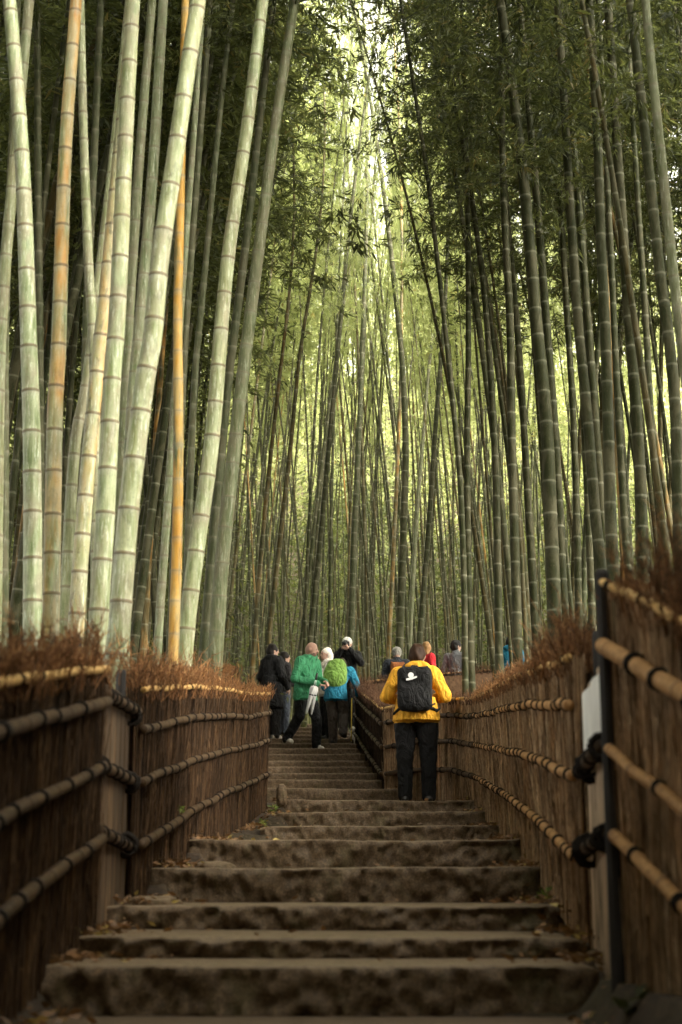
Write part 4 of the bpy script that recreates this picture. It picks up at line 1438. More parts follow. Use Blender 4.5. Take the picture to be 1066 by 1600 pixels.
def boulder(name, label, cat, loc, dims, seed):
    import bmesh
    bm = bmesh.new()
    bmesh.ops.create_icosphere(bm, subdivisions=4, radius=1)
    for v in bm.verts:
        n = noise.fractal(v.co * 1.4 + Vector((seed, 0, 0)), 1, 2, 4)
        c = v.co * (1 + 0.22 * n)
        c = Vector([math.copysign(abs(q) ** 0.75, q) for q in c])
        v.co = Vector((c.x * dims[0], c.y * dims[1], c.z * dims[2]))
    me = bpy.data.meshes.new(name)
    bm.to_mesh(me); bm.free()
    me.polygons.foreach_set('use_smooth', [True] * len(me.polygons))
    o = link(name, me, M['stone'])
    o.location = loc
    tag(o, label, cat)


p = at(440, 1247, 15.9); boulder('corner_stone', 'squared dark corner stone beside the top near step', 'stone', (p.x, p.y, p.z + 0.02), (0.055, 0.07, 0.12), 3.0)
p = at(240, 1398, 7.7); boulder('flat_rock', 'flat pale rock by the shaded fence foot', 'rock', (p.x, p.y, p.z - 0.04), (0.13, 0.11, 0.035), 5.0)
p = at(340, 1345, 9.4); boulder('flat_rock', 'worn pale rock bedded beside a mid step', 'rock', (p.x - 0.02, p.y, p.z - 0.05), (0.13, 0.11, 0.045), 8.0)


def scatter_leaves():
    rng = np.random.default_rng(4)
    B = []
    for i, (d, z, xl, xr) in enumerate(STEPS[:14]):
        nd = STEPS[i + 1][0]
        n = 24 if i < 8 else 8
        for _ in range(n):
            u = rng.random()
            x = xl + (xr - xl) * (rng.beta(0.55, 0.55))
            y = d + 0.03 + (nd - d - 0.1) * rng.random() ** 1.5
            B.append((x, y, z + 0.012 + 0.01 * rng.random()))
    for _ in range(300):
        y = rng.uniform(5, 17)
        x = rng.choice([-1, 1]) * rng.uniform(0.75, 1.2) + (0.03 * (y - 8) if rng.random() < 0.5 else 0)
        k = max([j for j in range(8) if STEPS[j][0] <= y] or [0])
        if STEPS[k][2] < x < STEPS[k][3]:
            zz = STEPS[k][1] + 0.012
        else:
            zz = gz(x, y) + 0.14
        B.append((x, y, zz))
    for _ in range(2600):
        y = rng.uniform(5.0, 17.2)
        if rng.random() < 0.5:
            x = float(np.interp(y, [5, 6.7, 8, 15.6], [-1.04, -1.06, -1.05, -0.74])) + abs(rng.normal(0, 0.09))
        else:
            x = float(np.interp(y, [5, 6.3, 16.5], [0.93, 0.98, 1.42])) - abs(rng.normal(0, 0.08))
        k = max([j for j in range(8) if STEPS[j][0] <= y] or [0])
        zz = STEPS[k][1] if STEPS[k][2] - 0.1 < x < STEPS[k][3] + 0.06 else gz(x, y) + 0.1
        if y < 5.7: zz = STEPS[0][1] - 0.17
        B.append((x, y, zz + 0.008 + abs(rng.normal(0, 0.016))))
    B = np.array(B); n = len(B)
    a = rng.uniform(0, 2 * PI, n)
    dr = np.stack([np.cos(a), np.sin(a), rng.normal(0.12, 0.25, n)], 1); dr /= np.linalg.norm(dr, axis=1)[:, None]
    ll = rng.uniform(0.02, 0.06, n)
    V = leaf_quads(B, dr, ll, ll * rng.uniform(0.25, 0.55, n), rng)
    me = mesh_np('fallen_leaves', V, np.arange(len(V)).reshape(-1, 4), False, {'rnd': np.repeat(rng.random(n), 4)})
    o = link('fallen_leaves', me, M['litter'])
    tag(o, 'orange and straw fallen leaves strewn over the stone steps', 'fallen leaves', None, 'stuff')


scatter_leaves()


def weed(label, loc, n, size, seed, wide=0.3, mat='weed'):
    rng = np.random.default_rng(seed)
    a = rng.uniform(0, 2 * PI, n)
    B = np.stack([rng.normal(0, size * 0.12, n), rng.normal(0, size * 0.12, n), rng.uniform(0, size * 0.6, n)], 1)
    dr = np.stack([np.cos(a), np.sin(a), rng.uniform(0.1, 0.9, n)], 1); dr /= np.linalg.norm(dr, axis=1)[:, None]
    ll = size * rng.uniform(0.35, 0.8, n)
    V = leaf_quads(B, dr, ll, ll * rng.uniform(wide * 0.8, wide * 1.3, n), rng)
    o = link('weed', mesh_np('weed', V, np.arange(len(V)).reshape(-1, 4), False, {'rnd': np.repeat(rng.random(n), 4)}), M[mat])
    o.location = loc
    tag(o, label, 'plant', 'weeds along the stair margins')


weed('small bright weed at the foot of the corner stone', at(428, 1262, 14.6) - Vector((0, 0, 0.04)), 16, 0.09, 1)
weed('yellowing weed sprig on the soil beside the near steps', at(412, 1282, 12.6) - Vector((0, 0, 0.05)), 14, 0.08, 2)
weed('tiny green weed sprouting from the shaded fence', at(275, 1271, 9.5) + Vector((0.03, 0, 0)), 14, 0.055, 3, 0.6)
weed('broad-leaved dark plant blurred at the lowest fence corner', at(985, 1565, 4.75) - Vector((0, 0, 0.05)), 14, 0.11, 4, 0.5, 'weed_dark')
weed('green weed tuft at the end of a mossy step', at(852, 1395, 7.6) - Vector((0, 0, 0.03)), 14, 0.07, 5)

# ------------------------------------------------------------------ people


def cap(p1, r1, p2, r2, mat, k=0.02, sy=1.0, bias=0.0):
    return ('c', np.array(p1, float), r1, np.array(p2, float), r2, mat, k, sy, bias)


def ell(c, r, mat, k=0.02, rot=None, bias=0.0):
    return ('e', np.array(c, float), np.array(r, float), mat, k, rot, bias)


def box(c, h, rd, mat, k=0.02, rot=None, bias=0.0):
    return ('b', np.array(c, float), np.array(h, float), rd, mat, k, rot, bias)


def cyl(c, r, h, mat, k=0.02, top=1.0, bias=0.0):
    """upright elliptical drum: centre c, radii r=(rx, ry), half height h, top radius factor"""
    return ('y', np.array(c, float), np.array([r[0], r[1], h], float), top, mat, k, None, bias)


def prim_sd(pr, P):
    if pr[0] == 'y':
        _, c, r, top, _m, _k, _n, _b = pr
        Q = P - c
        f = 1 + (top - 1) * np.clip((Q[..., 2] + r[2]) / (2 * r[2]), 0, 1)
        e = (np.sqrt((Q[..., 0] / (r[0] * f)) ** 2 + (Q[..., 1] / (r[1] * f)) ** 2) - 1) * min(r[0], r[1])
        z = np.abs(Q[..., 2]) - r[2]
        rd = 0.012
        e, z = e + rd, z + rd
        return np.sqrt(np.maximum(e, 0) ** 2 + np.maximum(z, 0) ** 2) + np.minimum(np.maximum(e, z), 0) - rd
    if pr[0] == 'c':
        _, a, r1, b, r2, _m, _k, sy, _b = pr
        S = np.array([1, sy, 1.0])
        A, B, Q = a / S, b / S, P / S
        ba = B - A
        h = np.clip(((Q - A) @ ba) / max(ba @ ba, 1e-9), 0, 1)
        d = np.linalg.norm(Q - A - h[..., None] * ba, axis=-1) - (r1 + (r2 - r1) * h)
        return d * min(1.0, sy)
    if pr[0] == 'e':
        _, c, r, _m, _k, rot, _b = pr
        Q = P - c
        if rot is not None: Q = Q @ rot
        k0 = np.linalg.norm(Q / r, axis=-1)
        k1 = np.linalg.norm(Q / (r * r), axis=-1)
        return k0 * (k0 - 1.0) / np.maximum(k1, 1e-6)
    _, c, h, rd, _m, _k, rot, _b = pr
    Q = P - c
    if rot is not None: Q = Q @ rot
    q = np.abs(Q) - (h - rd)
    return np.linalg.norm(np.maximum(q, 0), axis=-1) + np.minimum(q.max(-1), 0) - rd


def prim_box(pr):
    if pr[0] == 'c':
        r = max(pr[2], pr[4])
        return np.minimum(pr[1], pr[3]) - r, np.maximum(pr[1], pr[3]) + r
    if pr[0] == 'y':
        return pr[1] - pr[2] * 1.2, pr[1] + pr[2] * 1.2
    rr = np.full(3, np.linalg.norm(pr[2])) if pr[5 if pr[0] == 'e' else 6] is not None else pr[2]
    return pr[1] - rr, pr[1] + rr


def pmat(pr): return {'c': 5, 'e': 3, 'b': 4, 'y': 4}[pr[0]]


def sdf_mesh(name, prims, res, mats, wrinkle=0.0, seed=0):
    lo = np.min([prim_box(p)[0] for p in prims], 0) - 3 * res
    hi = np.max([prim_box(p)[1] for p in prims], 0) + 3 * res
    n = np.ceil((hi - lo) / res).astype(int) + 1
    ax = [lo[i] + np.arange(n[i]) * res for i in range(3)]
    D = np.full(n, 0.5)
    for pr in prims:
        k = pr[6] if pr[0] == 'c' else (pr[4] if pr[0] == 'e' else pr[5])
        a, b = prim_box(pr)
        m = k + 3 * res
        i0 = np.clip(np.floor((a - m - lo) / res).astype(int), 0, n - 1)
        i1 = np.clip(np.ceil((b + m - lo) / res).astype(int) + 1, 1, n)
        G = np.stack(np.meshgrid(*[ax[i][i0[i]:i1[i]] for i in range(3)], indexing='ij'), -1)
        d = prim_sd(pr, G)
        sl = tuple(slice(i0[i], i1[i]) for i in range(3))
        o = D[sl]
        h = np.clip(0.5 + 0.5 * (o - d) / k, 0, 1)
        D[sl] = o + (d - o) * h - k * h * (1 - h)
    if wrinkle:
        G = np.stack(np.meshgrid(*ax, indexing='ij'), -1)
        D = D + wrinkle * (np.sin(G[..., 2] * 31 + 3 * np.sin(G[..., 0] * 17 + seed)) * np.sin(G[..., 0] * 23 + G[..., 1] * 19 + 2 * np.sin(G[..., 2] * 13)))
    ins = D < 0
    # surface nets
    corners = [(i, j, k) for i in (0, 1) for j in (0, 1) for k in (0, 1)]
    sh = n - 1
    cnt = np.zeros(sh, int)
    def cs(A, c): return A[c[0]:c[0] + sh[0], c[1]:c[1] + sh[1], c[2]:c[2] + sh[2]]
    for c in corners: cnt += cs(ins, c)
    act = (cnt > 0) & (cnt < 8)
    acc = np.zeros(tuple(sh) + (3,)); num = np.zeros(sh)
    for a in corners:
        for ax_ in range(3):
            if a[ax_] == 1: continue
            b = list(a); b[ax_] = 1; b = tuple(b)
            da, db = cs(D, a), cs(D, b)
            x = ((da < 0) != (db < 0)) & act
            t = np.where(x, da / np.where(x, da - db, 1), 0)
            for q in range(3):
                acc[..., q] += np.where(x, a[q] + (t if q == ax_ else 0), 0)
            num += x
    idx = -np.ones(sh, int)
    cells = np.argwhere(act)
    idx[act] = np.arange(len(cells))
    V = lo + (cells + acc[act] / num[act][:, None]) * res
    quads = []
    for ax_ in range(3):
        u, v = (ax_ + 1) % 3, (ax_ + 2) % 3
        s0 = [slice(1, sh[q]) for q in range(3)]; s0[ax_] = slice(0, sh[ax_])
        s1 = list(s0); s1[ax_] = slice(1, sh[ax_] + 1)
        A, B = ins[tuple(s0)], ins[tuple(s1)]
        for flag, rev in ((A & ~B, False), (~A & B, True)):
            e = np.argwhere(flag)
            if not len(e): continue
            e = e + np.array([0 if q == ax_ else 1 for q in range(3)])
            def gi(du, dv):
                w = e.copy(); w[:, u] -= du; w[:, v] -= dv
                return idx[w[:, 0], w[:, 1], w[:, 2]]
            qd = np.stack([gi(1, 1), gi(0, 1), gi(0, 0), gi(1, 0)], 1)
            if rev: qd = qd[:, ::-1]
            quads.append(qd)
    F = np.concatenate(quads)
    F = F[(F >= 0).all(1)]
    me = mesh_np(name, V, F, True)
    fc = V[F].mean(1)
    best = np.full(len(F), 9.0); bm_ = np.zeros(len(F), int)
    names = []
    for pr in prims:
        mt = pr[pmat(pr)]
        if mt not in names: names.append(mt)
        d = prim_sd(pr, fc) - pr[-1]
        w = d < best
        best[w] = d[w]; bm_[w] = names.index(mt)
    for nm in names: me.materials.append(mats[nm])
    me.polygons.foreach_set('material_index', bm_.astype(np.int32))
    me.update()
    return me


def rotz(a):
    c, s = math.cos(a), math.sin(a)
    return np.array([[c, -s, 0], [s, c, 0], [0, 0, 1.0]])


def rotx(a):
    c, s = math.cos(a), math.sin(a)
    return np.array([[1.0, 0, 0], [0, c, -s], [0, s, c]])


def hand_prims(w, direc, palm_n, mat, curl=0.5, s=1.0):
    """palm and five bent fingers; w wrist, direc pointing along the hand, palm_n palm normal"""
    d = np.array(direc, float); d /= np.linalg.norm(d)
    nn = np.array(palm_n, float); nn -= d * (nn @ d); nn /= np.linalg.norm(nn)
    sd = np.cross(d, nn)
    w = np.array(w, float)
    out = []
    pc = w + d * 0.045 * s
    R = np.stack([sd, d, nn], 1)
    out.append(box(pc, np.array([0.036, 0.045, 0.014]) * s, 0.012 * s, mat, 0.012, R))
    for i, (o, l) in enumerate(((-0.028, 0.062), (-0.0095, 0.074), (0.0095, 0.070), (0.028, 0.055))):
        b0 = pc + d * 0.04 * s + sd * o * s
        b1 = b0 + (d * math.cos(curl * 0.6) + nn * math.sin(curl * 0.6)) * l * 0.5 * s
        b2 = b1 + (d * math.cos(curl * 1.8) + nn * math.sin(curl * 1.8)) * l * 0.5 * s
        out += [cap(b0, 0.0095 * s, b1, 0.0088 * s, mat, 0.004), cap(b1, 0.0088 * s, b2, 0.0078 * s, mat, 0.004)]
    t0 = w + d * 0.025 * s - sd * 0.032 * s
    t1 = t0 + (d * 0.55 - sd * 0.6 + nn * 0.45) * 0.042 * s
    out += [cap(t0, 0.013 * s, t1, 0.010 * s, mat, 0.008), cap(t1, 0.010 * s, t1 + (d * 0.8 + nn * 0.5) * 0.03 * s, 0.0085 * s, mat, 0.005)]
    return out


def person(label, loc, yaw, H=1.7, jacket='black', trousers='black', shoes='shoe_dark', skin='skin', hair=None, hairlen=0, hat=None, hatcol='grey',
           beard=False, hood=False, pose=None, bulk=1.0, hips=1.0, hem=0.88, head_yaw=0.0, head_pitch=0.0, res=0.014, hands=True, hunch=0.0, coat=None, group='walkers on the path', wrinkle=0.0045):
    p = dict(an_l=(-0.10, 0, 0.09), an_r=(0.10, 0, 0.09), kn_l=(-0.10, 0.02, 0.48), kn_r=(0.10, 0.02, 0.48), hip=(0, 0, 0.92), chest=(0, 0, 1.28),
             sh_l=(-0.175, 0, 1.385), sh_r=(0.175, 0, 1.385), el_l=(-0.255, -0.03, 1.11), el_r=(0.255, -0.03, 1.11),
             wr_l=(-0.26, 0.07, 0.90), wr_r=(0.26, 0.07, 0.90), head=(0, 0.02, 1.575), toe=0.17, pal_l=(1, 0, 0), pal_r=(-1, 0, 0), curl=0.6)
    if pose: p.update(pose)
    g = {k: (np.array(v, float) if isinstance(v, tuple) else v) for k, v in p.items()}
    b = bulk
    J, T = jacket, trousers
    pr = []
    hip = g['hip']
    # legs and pelvis
    for s, a, kn in ((-1, 'an_l', 'kn_l'), (1, 'an_r', 'kn_r')):
        hp = hip + np.array([s * 0.088 * hips, 0, -0.04])
        pr.append(cap(hp, 0.104 * b * hips ** 0.6, g[kn], 0.078 * b, T, 0.02))
        pr.append(cap(g[kn], 0.078 * b, g[a] + (0, 0, -0.01), 0.068 * b, T, 0.02))
        an = g[a]
        pr.append(cap(an + (0, -0.045, -0.045), 0.042, an + (0.012 * s, p['toe'] * 0.62, -0.052), 0.040, shoes, 0.012))
        pr.append(cap(an + (0, -0.03, -0.01), 0.043, an + (0.005 * s, 0.05, -0.03), 0.04, shoes, 0.012))
    pr.append(ell(hip + (0, -0.01, 0.0), (0.165 * b * hips, 0.125 * b * hips, 0.125), T, 0.03))
    # jacket
    ch = g['chest']
    pr.append(cap(hip + (0, 0, 0.13), 0.148 * b, ch, 0.160 * b, J, 0.03, 0.74))
    zt_ = hip[2] + 0.20
    pr.append(cyl((hip[0], hip[1] - 0.006, (hem + zt_) / 2), (0.190 * b * hips, 0.158 * b * hips), (zt_ - hem) / 2, J, 0.015, 0.86 / hips ** 0.4, 0.02))
    pr.append(cap(g['sh_l'] + (0.03, 0, -0.02), 0.082 * b, g['sh_r'] + (-0.03, 0, -0.02), 0.082 * b, J, 0.04))
    pr.append(cap(g['sh_l'] * 0.5 + g['sh_r'] * 0.5 + (0, -0.01, 0.0), 0.09 * b, g['head'] + (0, -0.02, -0.12), 0.062, J, 0.03))
    if coat:
        pr.append(cyl((hip[0], hip[1] - 0.005, (coat + 1.0) / 2), (0.215 * b, 0.175 * b), (1.0 - coat) / 2, J, 0.02, 0.88, 0.03))
    for s, sh, e, w, pal in ((-1, 'sh_l', 'el_l', 'wr_l', 'pal_l'), (1, 'sh_r', 'el_r', 'wr_r', 'pal_r')):
        pr.append(cap(g[sh], 0.076 * b, g[e], 0.060 * b, J, 0.025))
        pr.append(cap(g[e], 0.060 * b, g[w], 0.046 * b, J, 0.02))
        if hands:
            pr += hand_prims(g[w] + (g[w] - g[e]) / np.linalg.norm(g[w] - g[e]) * 0.025, g[w] - g[e] + np.array([0, 0, -0.05]), g[pal], skin, p['curl'])
    # collar and neck
    hd = g['head']
    pr.append(cap(hd + (0, -0.02, -0.16), 0.058, hd + (0, -0.005, -0.07), 0.052, skin, 0.015))
    pr.append(cap(hd + (0, -0.025, -0.165), 0.082, hd + (0, -0.02, -0.125), 0.076, J, 0.015))
    if hood:
        pr.append(ell(hd + (0, -0.075, -0.125), (0.135, 0.075, 0.06), J, 0.025))
        pr.append(cap(hd + (-0.085, 0.01, -0.12), 0.038, hd + (0.085, 0.01, -0.12), 0.038, J, 0.03))
    # head
    Rh = rotz(head_yaw) @ rotx(head_pitch)
    def hp_(v): return hd + Rh @ np.array(v, float)
    hpr = [ell(hd, (0.077, 0.097, 0.114), skin, 0.01, Rh), ell(hp_((0, 0.026, -0.062)), (0.058, 0.066, 0.058), 'beard' if beard else skin, 0.02, Rh),
           cap(hp_((0, 0.092, 0.012)), 0.010, hp_((0, 0.112, -0.024)), 0.014, skin, 0.008),
           ell(hp_((0.077, -0.005, -0.008)), (0.012, 0.022, 0.032), skin, 0.006, Rh), ell(hp_((-0.077, -0.005, -0.008)), (0.012, 0.022, 0.032), skin, 0.006, Rh),
           ell(hp_((0.030, 0.090, 0.010)), (0.013, 0.008, 0.009), 'eye', 0.003, Rh, 0.004), ell(hp_((-0.030, 0.090, 0.010)), (0.013, 0.008, 0.009), 'eye', 0.003, Rh, 0.004),
           ell(hp_((0, 0.090, -0.060)), (0.024, 0.008, 0.007), 'lip', 0.003, Rh, 0.003)]
    pr += hpr
    me = sdf_mesh('person', pr, res / (H / 1.7), M, wrinkle)
    o = link('person', me)
    o.location = loc
    o.rotation_euler = (0, 0, yaw)
    sc = H / 1.70
    o.scale = (sc, sc, sc)
    tag(o, label, 'person', group)
    if hair:
        hp2 = [ell(hp_((0, -0.016, 0.022)), (0.087, 0.102, 0.108), 'h', 0.02, Rh), ell(hp_((0, -0.05, -0.03)), (0.080, 0.062, 0.075), 'h', 0.03, Rh)]
        if hairlen:
            hp2.append(cap(hp_((0, -0.055, -0.02)), 0.075, hp_((0, -0.07, -0.02 - hairlen)), 0.055, 'h', 0.04))
        h = link('hair', sdf_mesh('hair', hp2, 0.010, {'h': M[hair]}, 0.009), None, o)
    if hat:
        hh = [ell(hp_((0, -0.008, 0.045)), (0.093, 0.110, 0.088), 'h', 0.02, Rh)]
        if hat == 'cap':
            hh.append(ell(hp_((0, 0.115, 0.040)), (0.07, 0.07, 0.012), 'h', 0.012, Rh))
        else:
            hh.append(cap(hp_((0, -0.01, 0.01)), 0.094, hp_((0, -0.008, 0.035)), 0.096, 'h', 0.01))
        link('hat', sdf_mesh('hat', hh, 0.012, {'h': M[hatcol]}, 0.0015), None, o)
    return o


def worn(o, name, label, cat, prims, mats, res=0.014, wr=0.002):
    """a thing carried by person o, given in the person's own frame, kept as its own top-level object"""
    b = link(name, sdf_mesh(name, prims, res, mats, wr))
    b.location = o.location; b.rotation_euler = o.rotation_euler; b.scale = o.scale
    tag(b, label, cat)
    return b


def step_z(y):
    z = STEPS[0][1] - 0.17
    for d, zz, *_ in STEPS:
        if d <= y: z = zz
    return z


# person in yellow, seen from behind at the top of the near steps
py = at(652, 1247, 17.0)
zf = STEPS[7][1] + 0.004
Hy = at(652, 1006, 17.0).z - zf
P1 = person('person in a yellow jacket seen from behind on the steps', (py.x, 17.0, zf), -0.10, Hy, 'yellow', 'black', 'shoe_dark', hair='hair_brown', hood=True,
            bulk=1.12, hips=1.24, hem=0.86, res=0.011, head_yaw=-0.25, head_pitch=-0.1,
            pose=dict(el_l=(-0.315, -0.02, 1.13), el_r=(0.315, -0.01, 1.13), wr_l=(-0.17, 0.22, 1.10), wr_r=(0.17, 0.22, 1.12), an_l=(-0.125, 0, 0.09), an_r=(0.125, 0.02, 0.09),
                      kn_l=(-0.125, 0.01, 0.48), kn_r=(0.125, 0.02, 0.48), head=(0.02, 0.03, 1.575), sh_l=(-0.185, 0, 1.375), sh_r=(0.185, 0, 1.375)))
bp = [box((0, -0.235, 1.185), (0.185, 0.075, 0.235), 0.07, 'k', 0.02), ell((0, -0.27, 1.08), (0.165, 0.075, 0.14), 'k', 0.04), box((0, -0.29, 1.32), (0.13, 0.03, 0.05), 0.03, 'k', 0.03),
      cap((-0.13, -0.12, 1.41), 0.022, (-0.11, 0.02, 1.475), 0.02, 'k', 0.01), cap((0.13, -0.12, 1.41), 0.022, (0.11, 0.02, 1.475), 0.02, 'k', 0.01),
      cap((-0.15, -0.17, 1.0), 0.018, (-0.235, -0.10, 0.935), 0.014, 'k', 0.01), cap((0.15, -0.17, 1.0), 0.020, (0.225, -0.11, 0.965), 0.016, 'k', 0.01),
      cap((0.225, -0.11, 0.965), 0.016, (0.255, 0.0, 1.0), 0.012, 'k', 0.01), cap((-0.03, -0.22, 1.43), 0.01, (0.03, -0.22, 1.43), 0.01, 'k', 0.01),
      cap((0.10, -0.25, 0.98), 0.012, (0.21, -0.15, 1.035), 0.010, 'k', 0.006)]
BP = worn(P1, 'backpack', 'black backpack with a round white logo on the yellow jacket', 'backpack', bp, {'k': M['black']}, 0.009, 0.0015)


def backpack_logo():
    # white disc over a slanted bar, sitting just proud of the pack
    V, F = [], []
    def fan(pts):
        i0 = len(V)
        V.extend(pts); F.append(tuple(range(i0, i0 + len(pts))))
    fan([(-0.035 + 0.030 * math.cos(a), 0, 1.318 + 0.030 * math.sin(a)) for a in np.linspace(0, 2 * PI, 24, endpoint=False)])
    bar_ = []
    for t in np.linspace(0, 1, 9):
        bar_.append((-0.085 + 0.115 * t, 0, 1.262 + 0.030 * t - 0.006 * math.sin(t * PI)))
    for t in np.linspace(1, 0, 9):
        bar_.append((-0.085 + 0.115 * t, 0, 1.281 + 0.028 * t + 0.002 * math.sin(t * PI)))
    fan(bar_)
    n = len(V)
    me = bpy.data.meshes.new('logo')
    Vf = [(x, -0.3255, z) for x, _, z in V] + [(x, -0.30, z) for x, _, z in V]
    Ff = list(F)
    for f in F:
        for i in range(len(f)):
            a, b = f[i], f[(i + 1) % len(f)]
            Ff.append((a, a + n, b + n, b))
    me.from_pydata(Vf, [], Ff); me.update()
    link('logo', me, M['print_white'], BP)


backpack_logo()

# walkers on the upper steps
GW = 'walkers on the upper steps'


def foot(x, y, d):
    p = at(x, y, d)
    return Vector((p.x, d, step_z(d) + 0.004))


def hgt(x, ytop, d, z): return at(x, ytop, d).z - z


b = foot(483, 1163, 25.0)
P2 = person('bald bearded man in a green jacket walking down the steps', b, PI + 0.85, hgt(480, 1003, 25.0, b.z), 'green', 'black', 'shoe_pale', skin='skin_tan', beard=True, hood=True,
            head_yaw=0.45, head_pitch=-0.22, bulk=1.06, hem=0.80, res=0.011, group=GW,
            pose=dict(an_l=(-0.06, 0.10, 0.09), kn_l=(-0.07, 0.10, 0.49), an_r=(0.16, -0.32, 0.21), kn_r=(0.13, -0.08, 0.55), hip=(0.03, -0.06, 0.93), chest=(0.04, -0.02, 1.28),
                      sh_l=(-0.14, 0.0, 1.385), sh_r=(0.21, 0.0, 1.38), head=(0.02, 0.06, 1.57), el_r=(0.31, -0.02, 1.10), wr_r=(0.07, 0.24, 1.02),
                      el_l=(-0.24, 0.0, 1.12), wr_l=(-0.10, 0.25, 1.06), curl=1.1, pal_r=(-0.3, 0.2, -1), pal_l=(0.6, 0, -0.8)))
hb = b


def umbrella(label, top, bot, seed):
    """folded clear umbrella hanging tip down: handle, shaft, canopy, tip"""
    ax = Vector(bot) - Vector(top); L = ax.length
    root = empty('umbrella', top)
    tag(root, label, 'umbrella', 'folded clear umbrellas held by the man in green')
    q = Vector((0, 0, -1)).rotation_difference(ax.normalized())
    def lathe(name, prof, mat, n=10, fl=0.0):
        V, F = [], []
        for k, (r, z) in enumerate(prof):
            for j in range(n):
                a = 2 * PI * j / n
                rr = r * (1 + fl * math.cos(a * 5 + k * 0.5))
                V.append((rr * math.cos(a), rr * math.sin(a), -z))
        for k in range(len(prof) - 1):
            for j in range(n):
                F.append((k * n + j, (k + 1) * n + j, (k + 1) * n + (j + 1) % n, k * n + (j + 1) % n))
        o = link(name, mesh_np(name, V, F), mat, root)
        o.rotation_mode = 'QUATERNION'; o.rotation_quaternion = q
    lathe('canopy', [(0.006, L * 0.10), (0.040, L * 0.14), (0.046, L * 0.24), (0.034, L * 0.34), (0.030, L * 0.55), (0.022, L * 0.8), (0.009, L * 0.95)], M['clear_vinyl'], 20, 0.22)
    lathe('strap', [(0.030, L * 0.36), (0.040, L * 0.365), (0.040, L * 0.40), (0.030, L * 0.405)], M['plastic_black'])
    lathe('shaft', [(0.0, -0.10), (0.005, -0.10), (0.005, L * 0.2), (0, L * 0.2)], M['metal'], 6)
    lathe('tip', [(0.007, L * 0.94), (0.006, L * 1.0), (0.0, L * 1.005)], M['plastic_black'], 8)
    lathe('handle', [(0.0, -0.16), (0.013, -0.155), (0.013, -0.04), (0.0, -0.035)], M['plastic_black'], 8)


ut = at(492, 1066, 24.68)
umbrella('folded clear umbrella held by the man in green, tip swung outward', ut, at(478, 1118, 24.66), 1)
umbrella('folded clear umbrella held by the man in green, hanging straighter', ut + Vector((0.02, 0.03, 0)), at(486.5, 1119, 24.72), 2)

b = foot(424, 1150, 26.6)
P3 = person('person in a long black coat with back turned at the fence end', b, -0.75, hgt(428, 1006, 26.6, b.z), 'black', 'dark', 'shoe_pale', hair='hair_black', hood=True, coat=0.55, bulk=1.12, hem=0.8,
            head_yaw=-0.35, group=GW, pose=dict(el_r=(0.27, 0.0, 1.10), wr_r=(0.20, 0.20, 0.92)))
b = foot(443, 1150, 27.6)
person('dark haired person in dark jacket and jeans beside the black coat', b, -1.15, hgt(446, 1018, 27.6, b.z), 'dark', 'jeans', 'shoe_dark', hair='hair_black', hairlen=0.14, head_yaw=-0.2, group=GW,
       pose=dict(el_r=(0.24, 0.02, 1.12), wr_r=(0.14, 0.26, 1.05), wr_l=(-0.10, 0.27, 1.05)))
b = foot(511, 1140, 26.8)
person('white haired person in a cream jacket raising a hand to the chin', b, PI / 2 + 0.35, hgt(508, 1012, 26.8, b.z), 'cream', 'black', 'shoe_dark', hair='hair_white', hairlen=0.05, hem=0.82, group=GW,
       pose=dict(el_r=(0.20, 0.20, 1.16), wr_r=(0.07, 0.20, 1.40), el_l=(-0.22, 0.14, 1.14), wr_l=(-0.06, 0.20, 1.33), curl=0.9))
b = foot(527, 1152, 25.7)
P6 = person('stooping person in a blue jacket climbing with a green pack', b, -0.22, 1.66, 'teal', 'taupe', 'shoe_dark', hair='hair_brown', hem=0.76, bulk=1.08, res=0.011, group=GW, head_pitch=-0.5,
            pose=dict(hip=(-0.02, -0.02, 0.90), chest=(0.0, 0.16, 1.20), sh_l=(-0.18, 0.20, 1.28), sh_r=(0.19, 0.18, 1.28), head=(0.0, 0.34, 1.40), an_r=(0.12, -0.10, 0.20), kn_r=(0.11, 0.08, 0.52),
                      an_l=(-0.10, 0.12, 0.09), kn_l=(-0.09, 0.06, 0.48), el_r=(0.31, 0.16, 1.04), wr_r=(0.30, 0.32, 0.88), el_l=(-0.27, 0.24, 1.02), wr_l=(-0.2, 0.42, 0.98)))
gp = [ell((-0.02, -0.05, 1.22), (0.205, 0.155, 0.24), 'g', 0.04, rotx(-0.35)), ell((-0.01, -0.10, 1.12), (0.195, 0.14, 0.17), 'g', 0.06, rotx(-0.3)),
      ell((0.0, -0.01, 1.38), (0.15, 0.11, 0.09), 'g', 0.05), cap((-0.13, 0.05, 1.40), 0.02, (-0.12, 0.22, 1.36), 0.018, 'k', 0.01), cap((0.13, 0.05, 1.40), 0.02, (0.12, 0.22, 1.36), 0.018, 'k', 0.01)]
worn(P6, 'backpack', 'large backpack under a lime green rain cover', 'backpack', gp, {'g': M['lime'], 'k': M['black']}, 0.012, 0.006)
# walking pole
pp, pq = at(549, 1150, 25.3), at(550, 1083, 25.5)
pp.z = step_z(25.3) + 0.01
pole = empty('walking_pole', pp)
tag(pole, 'thin yellow walking pole upright beside the blue jacket', 'walking pole')
Vp = []
me = culm_mesh([Vector((0, 0, 0.02)), (pq - pp) * 0.9], 0.009, 0.009, 8, 5, 1, False, 0, False, True)
link('shaft', me, M['pole_yellow'], pole)
me = culm_mesh([(pq - pp) * 0.9, (pq - pp) * 1.08], 0.017, 0.015, 8, 5, 1, False, 0, False, True)
link('grip', me, M['plastic_black'], pole)
me = culm_mesh([Vector((0, 0, 0.0)), Vector((0, 0, 0.03))], 0.004, 0.007, 8, 5, 1, False, 0, False, True)
link('tip', me, M['metal'], pole)

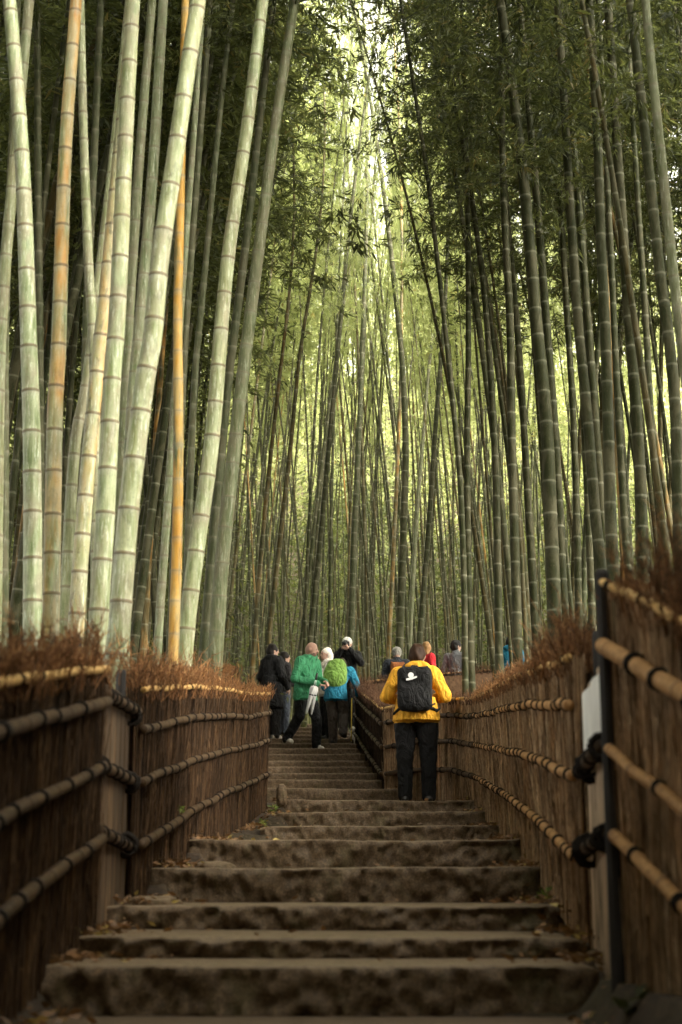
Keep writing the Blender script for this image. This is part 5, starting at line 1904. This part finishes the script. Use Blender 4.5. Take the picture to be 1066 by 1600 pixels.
b = foot(543, 1134, 28.6)
P7 = person('person in a white cap and black jacket holding a camera to the face', b, PI - 0.15, hgt(537, 996, 28.6, b.z), 'black', 'dark', 'shoe_pale', hat='cap', hatcol='white', hair='hair_black', group=GW, bulk=1.08,
            pose=dict(el_l=(-0.26, 0.10, 1.22), el_r=(0.26, 0.10, 1.22), wr_l=(-0.08, 0.20, 1.45), wr_r=(0.08, 0.20, 1.45), curl=1.0))
worn(P7, 'camera', 'black camera raised by the person in the white cap', 'camera',
     [box((0, 0.20, 1.55), (0.07, 0.03, 0.045), 0.012, 'k', 0.008), cap((0.0, 0.22, 1.55), 0.034, (0.0, 0.30, 1.55), 0.036, 'k', 0.006), box((0, 0.20, 1.60), (0.03, 0.025, 0.02), 0.01, 'k', 0.01)],
     {'k': M['plastic_black']}, 0.009, 0.0)

# walkers past the bend, hidden below the waist by the low fence
GB = 'walkers past the bend'


def bend(label, x, ytop, d, H, yaw, **kw):
    t = at(x, ytop, d)
    return person(label, (t.x, d, t.z - H), yaw, H, group=GB, **kw)


P8 = bend('person in a grey beanie and dark jacket past the bend', 620, 1011, 29.6, 1.72, 0.1, jacket='navy', trousers='dark', hat='beanie', hatcol='grey', bulk=1.15)
worn(P8, 'backpack', 'rust brown backpack on the person in the grey beanie', 'backpack', [box((0, -0.20, 1.17), (0.15, 0.08, 0.21), 0.07, 'k', 0.02), ell((0, -0.24, 1.08), (0.12, 0.07, 0.11), 'k', 0.03),
     cap((-0.11, -0.1, 1.38), 0.02, (-0.1, 0.02, 1.46), 0.018, 'k', 0.01), cap((0.11, -0.1, 1.38), 0.02, (0.1, 0.02, 1.46), 0.018, 'k', 0.01)], {'k': M['rust']})
bend('person in a bright red jacket past the bend', 665, 1003, 30.2, 1.70, -0.9, jacket='red', trousers='dark', hair='hair_blond', hairlen=0.1, head_yaw=0.8)
bend('person in a silver grey jacket and dark cap past the bend', 712, 1000, 30.4, 1.74, -0.5, jacket='silver', trousers='dark', hat='cap', hatcol='dark', hair='hair_black', head_yaw=-0.5)
bend('person in a dark blue jacket half hidden by culms', 797, 993, 30.8, 1.74, -0.3, jacket='blue', trousers='dark', hair='hair_black', hood=True)
